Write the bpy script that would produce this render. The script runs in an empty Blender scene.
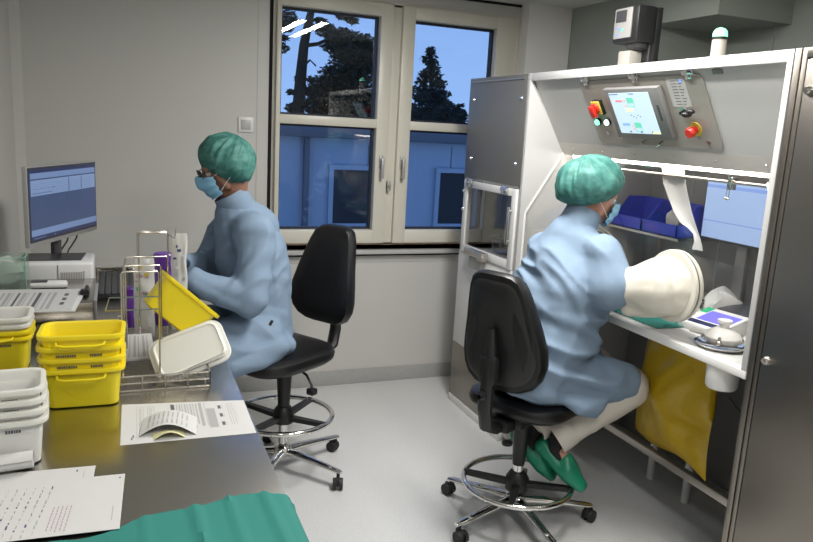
import bpy, bmesh, math, random
from mathutils import Vector, Matrix, Euler, noise
random.seed(7)
PI = math.pi
R = math.radians
scene = bpy.context.scene
col = scene.collection

# ------------------------------------------------------------------ camera, world, lights, exposure
H = 1.68
F_PX, YAW, PITCH, ROLL = 724.709, .382866591, .195116570, -.0549077288
fw = Vector((math.sin(YAW)*math.cos(PITCH), math.cos(YAW)*math.cos(PITCH), -math.sin(PITCH)))
r0 = Vector((math.cos(YAW), -math.sin(YAW), 0)); d0 = fw.cross(r0)
rt = r0*math.cos(ROLL) + d0*math.sin(ROLL); dn = d0*math.cos(ROLL) - r0*math.sin(ROLL)
cam_data = bpy.data.cameras.new('camera')
cam = bpy.data.objects.new('camera', cam_data); col.objects.link(cam)
up = -dn
cam.matrix_world = Matrix(((rt.x, up.x, -fw.x, 0), (rt.y, up.y, -fw.y, 0), (rt.z, up.z, -fw.z, H), (0, 0, 0, 1)))
cam_data.sensor_fit = 'HORIZONTAL'; cam_data.sensor_width = 36.0
cam_data.lens = F_PX/813*36.0
cam_data.clip_start = .05; cam_data.clip_end = 200
scene.camera = cam

world = bpy.data.worlds.new('dusk_sky'); scene.world = world; world.use_nodes = True
wn = world.node_tree.nodes; wl = world.node_tree.links; wn.clear()
wo = wn.new('ShaderNodeOutputWorld'); wb = wn.new('ShaderNodeBackground')
wg = wn.new('ShaderNodeTexCoord'); ws = wn.new('ShaderNodeSeparateXYZ'); wr = wn.new('ShaderNodeValToRGB')
wl.new(wg.outputs['Generated'], ws.inputs[0]); wl.new(ws.outputs['Z'], wr.inputs[0]); wl.new(wr.outputs[0], wb.inputs[0]); wl.new(wb.outputs[0], wo.inputs[0])
wr.color_ramp.elements[0].position = 0.0; wr.color_ramp.elements[0].color = (.30, .48, .86, 1)
wr.color_ramp.elements[1].position = .5; wr.color_ramp.elements[1].color = (.12, .25, .66, 1)
wb.inputs[1].default_value = .76

def area(name, loc, sx, sy, power, color=(1, .985, .955), rot=(0, 0, 0), spread=PI):
    L = bpy.data.lights.new(name, 'AREA'); L.shape = 'RECTANGLE'; L.size = sx; L.size_y = sy; L.energy = power; L.color = color; L.spread = spread
    o = bpy.data.objects.new(name, L); col.objects.link(o); o.location = loc; o.rotation_euler = rot
    return o
area('ceiling_lamp_light', (1.05, .35, 2.47), .28, 1.2, 17)
area('ceiling_lamp_light', (1.38, 2.3, 2.465), .07, 1.2, 17)
area('ceiling_lamp_light', (1.56, 2.3, 2.465), .07, 1.2, 17)
area('ceiling_lamp_light', (-.12, .35, 2.47), .28, 1.2, 5)
scene.view_settings.view_transform = 'Standard'; scene.view_settings.look = 'None'
scene.view_settings.gamma = 1; scene.view_settings.use_curve_mapping = False
scene.view_settings.exposure = .72
scene.cycles.max_bounces = 10; scene.cycles.transparent_max_bounces = 24
scene.cycles.use_denoising = True
scene.cycles.caustics_reflective = False; scene.cycles.caustics_refractive = False

# ------------------------------------------------------------------ materials
def srgb(r, g, b):
    f = lambda c: (c/255)/12.92 if c/255 <= .04045 else (((c/255)+.055)/1.055)**2.4
    return (f(r), f(g), f(b))
def mat(name, c, rough=.5, metal=0, spec=.5, bump=None, speck=None, emit=None, trans=0, sss=0, coat=0, alpha=None, var=None):
    m = bpy.data.materials.new(name); m.use_nodes = True
    nt = m.node_tree; b = nt.nodes['Principled BSDF']
    b.inputs['Base Color'].default_value = (*c, 1); b.inputs['Roughness'].default_value = rough; b.inputs['Metallic'].default_value = metal
    b.inputs['Specular IOR Level'].default_value = spec
    b.inputs['Coat Weight'].default_value = coat
    if trans: b.inputs['Transmission Weight'].default_value = trans
    if sss:
        b.inputs['Subsurface Weight'].default_value = sss; b.inputs['Subsurface Radius'].default_value = (.02, .02, .015); b.inputs['Subsurface Scale'].default_value = .5
    if emit:
        b.inputs['Emission Color'].default_value = (*emit[0], 1); b.inputs['Emission Strength'].default_value = emit[1]
    if alpha is not None: b.inputs['Alpha'].default_value = alpha
    tc = None
    if bump or speck or var:
        tc = nt.nodes.new('ShaderNodeTexCoord')
    def mapped(sc):
        mp = nt.nodes.new('ShaderNodeMapping'); mp.inputs['Scale'].default_value = sc
        nt.links.new(tc.outputs['Object'], mp.inputs[0]); return mp.outputs[0]
    if bump:   # (scale xyz, strength, distance)
        n = nt.nodes.new('ShaderNodeTexNoise'); n.inputs['Scale'].default_value = 1; n.inputs['Detail'].default_value = 4
        nt.links.new(mapped(bump[0]), n.inputs['Vector'])
        bp = nt.nodes.new('ShaderNodeBump'); bp.inputs['Strength'].default_value = bump[1]; bp.inputs['Distance'].default_value = bump[2]
        nt.links.new(n.outputs[0], bp.inputs['Height']); nt.links.new(bp.outputs[0], b.inputs['Normal'])
    if speck or var:   # (scale xyz, colour 2, lo, hi)
        s = speck or var
        n = nt.nodes.new('ShaderNodeTexNoise'); n.inputs['Scale'].default_value = 1; n.inputs['Detail'].default_value = 3
        nt.links.new(mapped(s[0]), n.inputs['Vector'])
        cr = nt.nodes.new('ShaderNodeValToRGB'); cr.color_ramp.elements[0].position = s[2]; cr.color_ramp.elements[1].position = s[3]
        cr.color_ramp.elements[0].color = (*c, 1); cr.color_ramp.elements[1].color = (*s[1], 1)
        nt.links.new(n.outputs[0], cr.inputs[0]); nt.links.new(cr.outputs[0], b.inputs['Base Color'])
    return m
def glassmat(name, tint=(1, 1, 1), ior=1.45, rough=.0, haze=0.0, hazecol=(.8, .8, .8)):
    m = bpy.data.materials.new(name); m.use_nodes = True; nt = m.node_tree; nt.nodes.clear()
    o = nt.nodes.new('ShaderNodeOutputMaterial'); t = nt.nodes.new('ShaderNodeBsdfTransparent'); g = nt.nodes.new('ShaderNodeBsdfGlossy')
    t.inputs[0].default_value = (*tint, 1); g.inputs['Roughness'].default_value = rough
    lw_ = nt.nodes.new('ShaderNodeLayerWeight'); lw_.inputs[0].default_value = .5
    pw = nt.nodes.new('ShaderNodeMath'); pw.operation = 'POWER'; pw.inputs[1].default_value = 5; nt.links.new(lw_.outputs['Facing'], pw.inputs[0])
    fr = nt.nodes.new('ShaderNodeMath'); fr.operation = 'MULTIPLY_ADD'; f0 = ((ior-1)/(ior+1))**2; fr.inputs[1].default_value = 1-f0; fr.inputs[2].default_value = f0; nt.links.new(pw.outputs[0], fr.inputs[0])
    mx = nt.nodes.new('ShaderNodeMixShader'); nt.links.new(fr.outputs[0], mx.inputs[0]); nt.links.new(t.outputs[0], mx.inputs[1]); nt.links.new(g.outputs[0], mx.inputs[2])
    out = mx
    if haze:
        d = nt.nodes.new('ShaderNodeBsdfDiffuse'); d.inputs[0].default_value = (*hazecol, 1)
        m2 = nt.nodes.new('ShaderNodeMixShader'); m2.inputs[0].default_value = haze
        nt.links.new(mx.outputs[0], m2.inputs[1]); nt.links.new(d.outputs[0], m2.inputs[2]); out = m2
    nt.links.new(out.outputs[0], o.inputs[0])
    return m

M = {}
M['wall'] = mat('wall_panel', (.57, .56, .53), .45, bump=((30, 30, 30), .02, .002))
M['wall_green'] = mat('wall_paint', (.37, .40, .36), .5)
M['ceil'] = mat('ceiling_paint', (.78, .77, .73), .7)
M['floor'] = mat('vinyl_floor', (.63, .63, .62), .32, speck=((160, 160, 160), (.52, .52, .51), .52, .66))
M['skirt'] = mat('vinyl_skirting', (.40, .398, .385), .4, speck=((200, 200, 200), (.31, .31, .30), .5, .68))
M['frame'] = mat('window_frame_cream', (.66, .63, .54), .35)
M['peach'] = mat('sill_reflection_tint', (.55, .40, .29), .5)  # peach tone puts the sill's reflection into the strip's colour
M['gap'] = mat('shadow_gap', (.004, .004, .004), .9)
M['gasket'] = mat('window_gasket', (.012, .014, .02), .6)
M['white'] = mat('white_plastic', (.74, .735, .72), .35)
M['offwhite'] = mat('white_enamel', (.48, .475, .46), .35)
M['beige'] = mat('beige_plastic', (.40, .375, .33), .45)
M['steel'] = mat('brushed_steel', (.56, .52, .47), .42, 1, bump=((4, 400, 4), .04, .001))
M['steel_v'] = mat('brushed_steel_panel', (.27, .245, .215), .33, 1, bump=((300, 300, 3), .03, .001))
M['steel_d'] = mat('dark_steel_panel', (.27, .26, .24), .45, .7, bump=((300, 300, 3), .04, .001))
M['bench'] = mat('bench_steel', (.56, .535, .49), .24, 1, bump=((3, 200, 3), .03, .001))
M['fascia'] = mat('satin_steel', (.62, .585, .54), .45, .2)
M['rear'] = mat('rear_panel_grey', (.18, .175, .165), .5)
M['plate'] = mat('aluminium_label', (.48, .47, .45), .4)
M['pvdf'] = mat('white_polymer', (.88, .86, .83), .35)
M['bezel'] = mat('grey_bezel', (.20, .195, .19), .4, .3)
M['plate_s'] = mat('control_plate_steel', (.37, .34, .30), .42, .3)
M['chrome'] = mat('chrome', (.75, .74, .72), .09, 1)
M['wire'] = mat('steel_wire', (.55, .52, .47), .22, 1)
M['black'] = mat('black_plastic', (.012, .012, .013), .42)
M['leather'] = mat('black_vinyl', (.006, .006, .007), .40, bump=((180, 180, 180), .08, .002))
M['rubber'] = mat('black_rubber', (.015, .015, .016), .6)
M['dgrey'] = mat('dark_grey_plastic', (.05, .05, .055), .4)
M['grey'] = mat('grey_plastic', (.28, .28, .28), .4)
M['silver'] = mat('silver_plastic', (.40, .39, .38), .4, .3)
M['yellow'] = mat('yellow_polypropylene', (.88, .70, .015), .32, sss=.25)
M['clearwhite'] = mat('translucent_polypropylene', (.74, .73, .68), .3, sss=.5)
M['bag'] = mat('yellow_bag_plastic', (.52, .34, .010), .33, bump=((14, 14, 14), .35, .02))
M['paper'] = mat('paper', (.57, .565, .555), .6)
M['paper_y'] = mat('label_backing', (.70, .66, .38), .5)
M['ink'] = mat('printed_ink', (.10, .10, .11), .6)
M['ink_g'] = mat('printed_grey', (.36, .36, .36), .6)
M['ink_b'] = mat('pen_ink', (.05, .06, .16), .6)
M['ink_p'] = mat('stamp_ink', (.40, .25, .33), .6)
M['gown'] = mat('blue_gown', (.205, .280, .375), .8, spec=.2, bump=((500, 500, 500), .05, .001))
M['cap'] = mat('green_cap', (.024, .130, .110), .65, bump=((45, 45, 45), .4, .006), var=((20, 20, 34), (.085, .25, .215), .40, .74))
M['mask'] = mat('blue_mask', (.25, .52, .72), .7)
M['skin'] = mat('skin', (.26, .13, .085), .45, sss=.1)
M['skin_l'] = mat('pale_skin', (.46, .24, .17), .45, sss=.1)
M['eye_w'] = mat('eye_white', (.7, .68, .65), .2)
M['hair'] = mat('dark_hair', (.018, .012, .009), .5)
M['trouser'] = mat('beige_trousers', (.60, .56, .50), .8, bump=((300, 300, 300), .1, .002))
M['sock'] = mat('black_sock', (.012, .012, .014), .85)
M['clog'] = mat('green_clog', (.012, .23, .13), .4)
M['glove_d'] = mat('dark_blue_glove', (.035, .055, .10), .45)
M['latex'] = mat('cream_latex', (.66, .63, .55), .35, sss=.15)
M['cloth'] = mat('green_drape', (.018, .185, .155), .8, bump=((260, 260, 260), .12, .002))
M['blue'] = mat('blue_bin_plastic', (.045, .07, .60), .3)
M['red'] = mat('red_plastic', (.62, .03, .02), .3)
M['yknob'] = mat('yellow_plate', (.55, .42, .06), .4)
M['green_p'] = mat('green_label', (.03, .38, .18), .4)
M['purple'] = mat('purple_cap', (.12, .03, .30), .35)
M['gl_g'] = mat('green_indicator', (.1, .8, .4), .3, emit=((.2, 1, .5), 1.6))
M['gl_w'] = mat('white_indicator', (.8, .9, .9), .3, emit=((.85, 1, .95), 1.3))
M['dome'] = mat('green_signal_dome', (.3, .9, .6), .3, emit=((.22, .9, .48), .8))
M['tube'] = mat('lit_tube', (1, 1, 1), .4, emit=((1, .93, .82), 13))
M['scr'] = mat('screen_body', (.02, .03, .06), .25, emit=((.042, .062, .13), .52))
M['scr_l'] = mat('screen_table', (.1, .15, .25), .25, emit=((.15, .21, .34), .52))
M['scr_d'] = mat('screen_bar', (.01, .01, .03), .25, emit=((.012, .016, .04), 1))
M['scr_s'] = mat('screen_strip', (.1, .13, .22), .25, emit=((.11, .17, .31), .52))
M['scr2'] = mat('screen_pale', (.2, .3, .5), .25, emit=((.30, .40, .62), .60))
M['scr2d'] = mat('screen_pale_bar', (.1, .15, .3), .25, emit=((.16, .25, .55), .8))
M['pan'] = mat('panel_screen', (.3, .4, .45), .25, emit=((.46, .58, .68), .62))
M['pan_r'] = mat('panel_red', (.6, .1, .1), .3, emit=((.75, .16, .18), .8))
M['pan_g'] = mat('panel_green', (.1, .4, .3), .3, emit=((.08, .38, .26), .8))
M['pan_b'] = mat('panel_blue', (.1, .2, .7), .3, emit=((.14, .30, .80), .8))
M['pan_y'] = mat('panel_yellow', (.7, .6, .2), .3, emit=((.80, .68, .25), .8))
M['lcd'] = mat('display_purple', (.08, .07, .45), .3, emit=((.16, .14, .60), .7))
M['glass'] = glassmat('window_glass', (.93, .96, .97), 1.5)
M['acryl'] = glassmat('acrylic_window', (.97, .97, .965), 1.45)
M['acryl_g'] = glassmat('acrylic_sheet', (.90, .96, .93), 1.45, haze=.10, hazecol=(.55, .66, .60))
M['edge_g'] = mat('acrylic_edge', (.25, .5, .38), .2)
M['pouch'] = glassmat('clear_pouch', (.95, .95, .95), 1.5, .12, .55, (.80, .79, .76))
M['facade'] = mat('container_facade', (.34, .41, .50), .6, bump=((60, .1, .1), .3, .02))
M['facade_d'] = mat('facade_dark', (.10, .12, .15), .6)
M['leaf'] = mat('pine_needles', (.010, .022, .014), .8)
M['bark'] = mat('pine_bark', (.012, .011, .010), .9)
M['ground'] = mat('outdoor_ground', (.10, .11, .09), .9)

# ------------------------------------------------------------------ helpers
def tag(o, label=None, cat=None, group=None, kind=None):
    if label: o['label'] = label
    if cat: o['category'] = cat
    if group: o['group'] = group
    if kind: o['kind'] = kind
    return o
MW = {}   # object name -> world matrix kept by hand
def empty(name, loc, rz=0, mtx=None):
    o = bpy.data.objects.new(name, None); col.objects.link(o); o.empty_display_size = .05
    o.matrix_world = mtx if mtx is not None else Matrix.Translation(Vector(loc)) @ Matrix.Rotation(rz, 4, 'Z')
    MW[o.name] = o.matrix_world.copy()
    return o
def thing(name, label, cat, loc, rz=0, group=None, mtx=None):
    return tag(empty(name, loc, rz, mtx), label, cat, group)
def finish(me, mats, smooth=35):
    for m in (mats if isinstance(mats, (list, tuple)) else [mats]): me.materials.append(m)
    if smooth:
        for p in me.polygons: p.use_smooth = True
        me.set_sharp_from_angle(angle=R(smooth))
class MB:
    def __init__(s): s.bm = bmesh.new(); s.mi = 0
    def _new(s, fn):
        n0 = len(s.bm.faces); r = fn(); s.bm.faces.ensure_lookup_table()
        for f in s.bm.faces[n0:]: f.material_index = s.mi
        return r
    def m(s, i): s.mi = i; return s
    def box(s, lo, hi, bev=0, mtx=None, seg=2):
        t = bmesh.new()
        c = [(a+b)/2 for a, b in zip(lo, hi)]; d = [abs(b-a) for a, b in zip(lo, hi)]
        bmesh.ops.create_cube(t, size=1, matrix=Matrix.Translation(c) @ Matrix.Diagonal((*d, 1)))
        if bev: bmesh.ops.bevel(t, geom=t.edges[:]+t.verts[:], offset=min(bev, min(d)*.45), segments=seg, affect='EDGES', profile=.5)
        return s.merge(t, mtx)
    def merge(s, t, mtx=None):
        if mtx is not None: bmesh.ops.transform(t, matrix=mtx, verts=t.verts[:])
        vm = [s.bm.verts.new(v.co) for v in t.verts]; t.verts.index_update()
        for f in t.faces:
            try:
                g = s.bm.faces.new([vm[v.index] for v in f.verts]); g.material_index = s.mi
            except ValueError: pass
        t.free(); return s
    def cyl(s, p0, p1, r0, r1=None, seg=20, cap=True):
        r1 = r0 if r1 is None else r1
        p0, p1 = Vector(p0), Vector(p1); d = p1-p0; L = d.length
        t = bmesh.new()
        bmesh.ops.create_cone(t, cap_ends=cap, cap_tris=False, segments=seg, radius1=r0, radius2=r1, depth=L)
        q = d.to_track_quat('Z', 'Y').to_matrix().to_4x4()
        return s.merge(t, Matrix.Translation((p0+p1)/2) @ q)
    def ball(s, c, r, u=16, v=12, mtx=None):
        r = (r, r, r) if isinstance(r, (int, float)) else r
        t = bmesh.new(); bmesh.ops.create_uvsphere(t, u_segments=u, v_segments=v, radius=1)
        return s.merge(t, Matrix.Translation(c) @ (mtx if mtx is not None else Matrix()) @ Matrix.Diagonal((*r, 1)))
    def tube(s, pts, r, seg=10, closed=False):
        pts = [Vector(p) for p in pts]; n = len(pts); rings = []; ref = None
        rr = r if isinstance(r, (list, tuple)) else [r]*n
        for i, p in enumerate(pts):
            if closed: d = pts[(i+1) % n]-pts[i-1]
            else: d = (pts[min(i+1, n-1)]-pts[max(i-1, 0)])
            d.normalize()
            if ref is None: ref = Vector((0, 0, 1)) if abs(d.z) < .9 else Vector((1, 0, 0))
            a = (ref - d*ref.dot(d)).normalized(); b = d.cross(a); ref = a
            rings.append([s.bm.verts.new(p + (a*math.cos(2*PI*k/seg)+b*math.sin(2*PI*k/seg))*rr[i]) for k in range(seg)])
        def f(vs):
            g = s.bm.faces.new(vs); g.material_index = s.mi
        for i in range(n if closed else n-1):
            A, B = rings[i], rings[(i+1) % n]
            for k in range(seg): f((A[k], A[(k+1) % seg], B[(k+1) % seg], B[k]))
        if not closed: f(rings[0][::-1]); f(rings[-1])
        return s
    def lathe(s, prof, at=(0, 0, 0), seg=32, mtx=None):
        t = bmesh.new(); rings = []
        for (r, z) in prof:
            if r < 1e-6: rings.append([t.verts.new((0, 0, z))])
            else: rings.append([t.verts.new((r*math.cos(2*PI*k/seg), r*math.sin(2*PI*k/seg), z)) for k in range(seg)])
        for A, B in zip(rings, rings[1:]):
            for k in range(seg):
                k2 = (k+1) % seg
                if len(A) == 1 and len(B) == 1: continue
                if len(A) == 1: t.faces.new((A[0], B[k2], B[k]))
                elif len(B) == 1: t.faces.new((A[k], A[k2], B[0]))
                else: t.faces.new((A[k], A[k2], B[k2], B[k]))
        return s.merge(t, Matrix.Translation(at) @ (mtx if mtx is not None else Matrix()))
    def prism(s, poly, ext, mtx=None, bev=0):
        # poly: 3d points of a planar face, ext: extrusion vector
        t = bmesh.new(); a = [t.verts.new(p) for p in poly]; b = [t.verts.new(Vector(p)+Vector(ext)) for p in poly]; n = len(a)
        t.faces.new(a[::-1]); t.faces.new(b)
        for i in range(n): t.faces.new((a[i], a[(i+1) % n], b[(i+1) % n], b[i]))
        bmesh.ops.recalc_face_normals(t, faces=t.faces[:])
        if bev: bmesh.ops.bevel(t, geom=t.edges[:], offset=bev, segments=2, affect='EDGES', profile=.5)
        return s.merge(t, mtx)
    def loft(s, rings, cap0=True, cap1=True, mtx=None):
        t = bmesh.new(); V = [[t.verts.new(p) for p in r] for r in rings]; n = len(V[0])
        for A, B in zip(V, V[1:]):
            for k in range(n): t.faces.new((A[k], A[(k+1) % n], B[(k+1) % n], B[k]))
        if cap0: t.faces.new(V[0][::-1])
        if cap1: t.faces.new(V[-1])
        bmesh.ops.recalc_face_normals(t, faces=t.faces[:])
        return s.merge(t, mtx)
    def quad(s, pts):
        f = s.bm.faces.new([s.bm.verts.new(p) for p in pts]); f.material_index = s.mi; return s
    def grid(s, fn, nu, nv, thick=0):
        t = bmesh.new(); V = [[t.verts.new(fn(i/nu, j/nv)) for j in range(nv+1)] for i in range(nu+1)]
        for i in range(nu):
            for j in range(nv): t.faces.new((V[i][j], V[i+1][j], V[i+1][j+1], V[i][j+1]))
        if thick:
            t.normal_update()
            bmesh.ops.solidify(t, geom=t.faces[:], thickness=thick)
        return s.merge(t)
    def build(s, name, m, parent=None, world=True, smooth=35, label=None):
        if parent is not None and world:
            bmesh.ops.transform(s.bm, matrix=MW[parent.name].inverted(), verts=s.bm.verts[:])
        me = bpy.data.meshes.new(name); s.bm.to_mesh(me); s.bm.free()
        finish(me, m, smooth)
        o = bpy.data.objects.new(name, me); col.objects.link(o)
        if parent is not None: o.parent = parent; MW[o.name] = MW[parent.name].copy()
        else: MW[o.name] = Matrix()
        if label: o['label'] = label
        return o
def recenter(o):
    # a top-level mesh gets its origin at its base
    vs = [v.co for v in o.data.vertices]
    c = Vector(((min(v.x for v in vs)+max(v.x for v in vs))/2, (min(v.y for v in vs)+max(v.y for v in vs))/2, min(v.z for v in vs)))
    o.data.transform(Matrix.Translation(-c)); o.location = c; MW[o.name] = Matrix.Translation(c)
    return o
def copy_tree(o, mtx=None, parent=None):
    c = o.copy(); col.objects.link(c)
    if parent is not None: c.parent = parent; MW[c.name] = MW[parent.name].copy()
    if mtx is not None: c.matrix_world = mtx; MW[c.name] = mtx.copy()
    for ch in [x for x in col.objects if x.parent == o]: copy_tree(ch, None, c)
    return c
def struct(o): o['kind'] = 'structure'; return o
def capsule_bm(t, p0, p1, a, b, seg=14):
    q = bmesh.new()
    for p, r in ((p0, a), (p1, b)):
        bmesh.ops.create_uvsphere(q, u_segments=seg, v_segments=10, radius=r, matrix=Matrix.Translation(p))
    r_ = bmesh.ops.convex_hull(q, input=q.verts[:])
    bmesh.ops.delete(q, geom=[g for g in set(r_['geom_interior']+r_['geom_unused']) if isinstance(g, bmesh.types.BMVert)], context='VERTS')
    me = bpy.data.meshes.new('tmp'); q.to_mesh(me); q.free(); t.from_mesh(me); bpy.data.meshes.remove(me)
def blob(name, prims, m, parent=None, voxel=.01, smooth=4, disp=None, label=None, cut=None):
    """one continuous skin over tapered capsules ('c', p0, p1, r0, r1) and ellipsoids ('e', centre, radii, matrix)"""
    t = bmesh.new()
    for p in prims:
        if p[0] == 'c': capsule_bm(t, Vector(p[1]), Vector(p[2]), p[3], p[4])
        elif p[0] == 'e':
            bmesh.ops.create_uvsphere(t, u_segments=24, v_segments=16, radius=1, matrix=Matrix.Translation(p[1]) @ (p[3] if len(p) > 3 else Matrix()) @ Matrix.Diagonal((*p[2], 1)))
        elif p[0] == 'h':   # hull of several spheres [(centre, radius)...]
            q = bmesh.new()
            for c, r in p[1]: bmesh.ops.create_uvsphere(q, u_segments=12, v_segments=8, radius=r, matrix=Matrix.Translation(c))
            r_ = bmesh.ops.convex_hull(q, input=q.verts[:])
            bmesh.ops.delete(q, geom=[g for g in set(r_['geom_interior']+r_['geom_unused']) if isinstance(g, bmesh.types.BMVert)], context='VERTS')
            me = bpy.data.meshes.new('tmp'); q.to_mesh(me); q.free(); t.from_mesh(me); bpy.data.meshes.remove(me)
    me = bpy.data.meshes.new('raw'); t.to_mesh(me); t.free()
    o = bpy.data.objects.new('raw', me); col.objects.link(o)
    md = o.modifiers.new('r', 'REMESH'); md.mode = 'VOXEL'; md.voxel_size = voxel
    if smooth:
        sm = o.modifiers.new('s', 'SMOOTH'); sm.factor = .5; sm.iterations = smooth
    dg = bpy.context.evaluated_depsgraph_get(); ev = o.evaluated_get(dg)
    res = bpy.data.meshes.new_from_object(ev); res.name = name
    bpy.data.objects.remove(o); bpy.data.meshes.remove(me)
    if disp:
        ns = [v.normal.copy() for v in res.vertices]
        for v, n in zip(res.vertices, ns): v.co = v.co + n*disp(v.co, n)
    if cut:
        b = bmesh.new(); b.from_mesh(res)
        bmesh.ops.delete(b, geom=[v for v in b.verts if cut(v.co)], context='VERTS'); b.to_mesh(res); b.free()
    res.materials.clear(); finish(res, m, 0)
    for p in res.polygons: p.use_smooth = True
    ob = bpy.data.objects.new(name, res); col.objects.link(ob)
    if parent is not None:
        res.transform(MW[parent.name].inverted()); ob.parent = parent; MW[ob.name] = MW[parent.name].copy()
    else: MW[ob.name] = Matrix()
    if label: ob['label'] = label
    return ob
def folds(f, amp, fine=.35, seed=0, dirs=None, fade=None):
    off = Vector((seed*13.1, seed*7.7, 0))
    def ridge(p):
        w = Vector((noise.noise(p*.6), noise.noise(p*.6+Vector((5, 5, 5))), 0))*.7
        v = noise.noise(p+w); return max(1-abs(v)*3.4, -.55)
    def g(co, n):
        q = co+off
        if dirs is None:
            p = Vector((q.x*f[0], q.y*f[1], q.z*f[2])); return amp*(ridge(p)-.1)+amp*fine*noise.noise(p*2.3)
        rx = q.x*.927-q.y*.374; fx = q.x*.374+q.y*.927
        A = Vector((11*(dirs[0]*rx+dirs[1]*q.z), 2.3*(-dirs[1]*rx+dirs[0]*q.z), 3.5*fx))
        B = Vector((2.6*rx, 3*fx, 10*q.z+3.5*rx))
        k = min(1, max(0, (co.z-dirs[2])/.22))
        v = ridge(A)*k+ridge(B)*(1-k)*.9
        m_ = fade(co) if fade else 1
        return (amp*(v-.1)+amp*fine*noise.noise(A*1.8))*m_
    return g
def rrect(w, d, r, z, n=6, cx=0, cy=0):
    pts = []
    for (sx, sy, a0) in ((1, 1, 0), (-1, 1, 90), (-1, -1, 180), (1, -1, 270)):
        for k in range(n+1):
            a = R(a0+90*k/n); pts.append((cx+sx*(w/2-r)+r*math.cos(a), cy+sy*(d/2-r)+r*math.sin(a), z))
    return pts
def lerp(a, b, t): return tuple(x+(y-x)*t for x, y in zip(a, b))

# ------------------------------------------------------------------ room
D = 4.36
XL, XR, Y0, ZC = -.5, 3.2, -1.3, 2.5
WX0, WX1, WZ0, WZ1 = .85, 2.455, .885, 2.42
struct(MB().box((XL-.1, Y0-.1, -.08), (XR+.1, D+.1, 0)).build('floor', M['floor']))
struct(MB().box((XL-.1, Y0-.1, ZC), (XR+.1, D+.1, ZC+.08)).build('ceiling', M['ceil']))
b = MB()
b.box((XL-.1, D, 0), (WX0, D+.12, ZC)); b.box((WX1, D, 0), (XR+.1, D+.12, ZC)); b.box((WX0, D, 0), (WX1, D+.12, WZ0)); b.box((WX0, D, WZ1), (WX1, D+.12, ZC))
struct(b.build('wall_back', M['wall'], smooth=0))
struct(MB().box((XL-.1, Y0, 0), (XL, D, ZC)).build('wall_left', M['wall'], smooth=0))
struct(MB().box((XR, Y0, 0), (XR+.1, D, ZC)).build('wall_right', M['wall_green'], smooth=0))
struct(MB().box((XL, Y0-.1, 0), (XR, Y0, ZC)).build('wall_front', M['wall'], smooth=0))
struct(MB().box((XL+.012, D-.012, 0), (XR-.012, D, .098), .003).build('baseboard_back', M['skirt']))
struct(MB().box((XL, 3.6, 0), (XL+.012, D, .098), .003).build('baseboard_left', M['skirt']))
# corner cove and panel seams
b = MB(); b.prism([(XL, D, .1), (XL+.045, D, .1), (XL+.03, D-.012, .1), (XL+.012, D-.03, .1), (XL, D-.045, .1)], (0, 0, ZC-.1))
struct(b.build('trim_1', M['wall'], smooth=20))
b = MB(); b.box((.758, D-.0025, .1), (.762, D, ZC))
struct(b.build('trim_2', M['offwhite']))
b = MB(); b.box((.826, D-.003, .88), (.846, D, ZC)); b.box((.846, D-.004, .858), (2.46, D, .874)); b.box((WX0, D-.003, 2.484), (XR-.5, D, ZC))
struct(b.build('trim_3', M['gap']))
struct(MB().box((.762, D-.002, .815), (2.46, D, .818)).build('trim_4', M['skirt']))
# pillar and bulkhead behind the isolator
struct(MB().box((2.462, D-.10, 0), (2.785, D, ZC)).build('wall_pillar', M['pvdf'], smooth=0))
struct(MB().box((2.79, 3.40, 0), (XR, D-.001, ZC)).build('wall_duct', M['wall_green'], smooth=0))
struct(MB().box((2.716, 2.895, 2.30), (XR, 3.399, ZC)).build('ceiling_bulkhead', M['wall_green'], smooth=0))
struct(MB().box((XR-.006, 2.99, 0), (XR, 3.0, 2.3)).build('trim_5', M['skirt']))
# window
win = empty('window_1', (1.65, D, .9)); win['kind'] = 'structure'
FY0, FY1 = D-.015, D+.09
def ring(b, x0, x1, z0, z1, w, y0, y1, bev=.004, wt=None, wb=None):
    wt = wt or w; wb = wb or w
    b.box((x0, y0, z0), (x0+w, y1, z1), bev); b.box((x1-w, y0, z0), (x1, y1, z1), bev)
    b.box((x0+w-.002, y0+.001, z0), (x1-w+.002, y1, z0+wb), bev); b.box((x0+w-.002, y0+.001, z1-wt), (x1-w+.002, y1, z1), bev)
b = MB(); ring(b, WX0, WX1, WZ0, WZ1, .03, D-.005, D+.10, wb=.05); b.box((1.565, D-.004, .93), (1.64, D+.10, 2.41), .004)
b.build('frame', M['frame'], win)
for (x0, x1, gx0, gx1) in ((.862, 1.572, .89, 1.49), (1.632, 2.412, 1.716, 2.278)):
    z0, z1 = .945, 2.405
    b = MB()
    b.box((x0, FY0-.02, z0), (gx0, FY1-.02, z1), .006); b.box((gx1, FY0-.02, z0), (x1, FY1-.02, z1), .006)
    b.box((gx0-.003, FY0-.019, z0), (gx1+.003, FY1-.02, 1.03), .006); b.box((gx0-.003, FY0-.019, 2.328), (gx1+.003, FY1-.02, z1), .006)
    b.box((gx0-.003, FY0-.017, 1.665), (gx1+.003, FY1-.02, 1.72), .006)
    s = b.build('sash', M['frame'], win)
    for (a, c) in ((1.03, 1.665), (1.72, 2.328)):
        g = MB(); ring(g, gx0, gx1, a, c, .011, D+.012, D+.055, 0)
        g.build('gasket', M['gasket'], s)
        MB().box((gx0+.004, D+.03, a+.004), (gx1-.004, D+.036, c-.004)).build('pane', M['glass'], s)
for hx, sg in ((1.528, 1), (1.668, -1)):
    b = MB(); b.box((hx-.013, FY0-.032, 1.42), (hx+.013, FY0-.018, 1.50), .004); b.cyl((hx, FY0-.03, 1.475), (hx, FY0-.06, 1.475), .009); b.box((hx-.010, FY0-.068, 1.36), (hx+.010, FY0-.052, 1.487), .005)
    b.build('handle', M['silver'], win, label='metal window handle')
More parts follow.
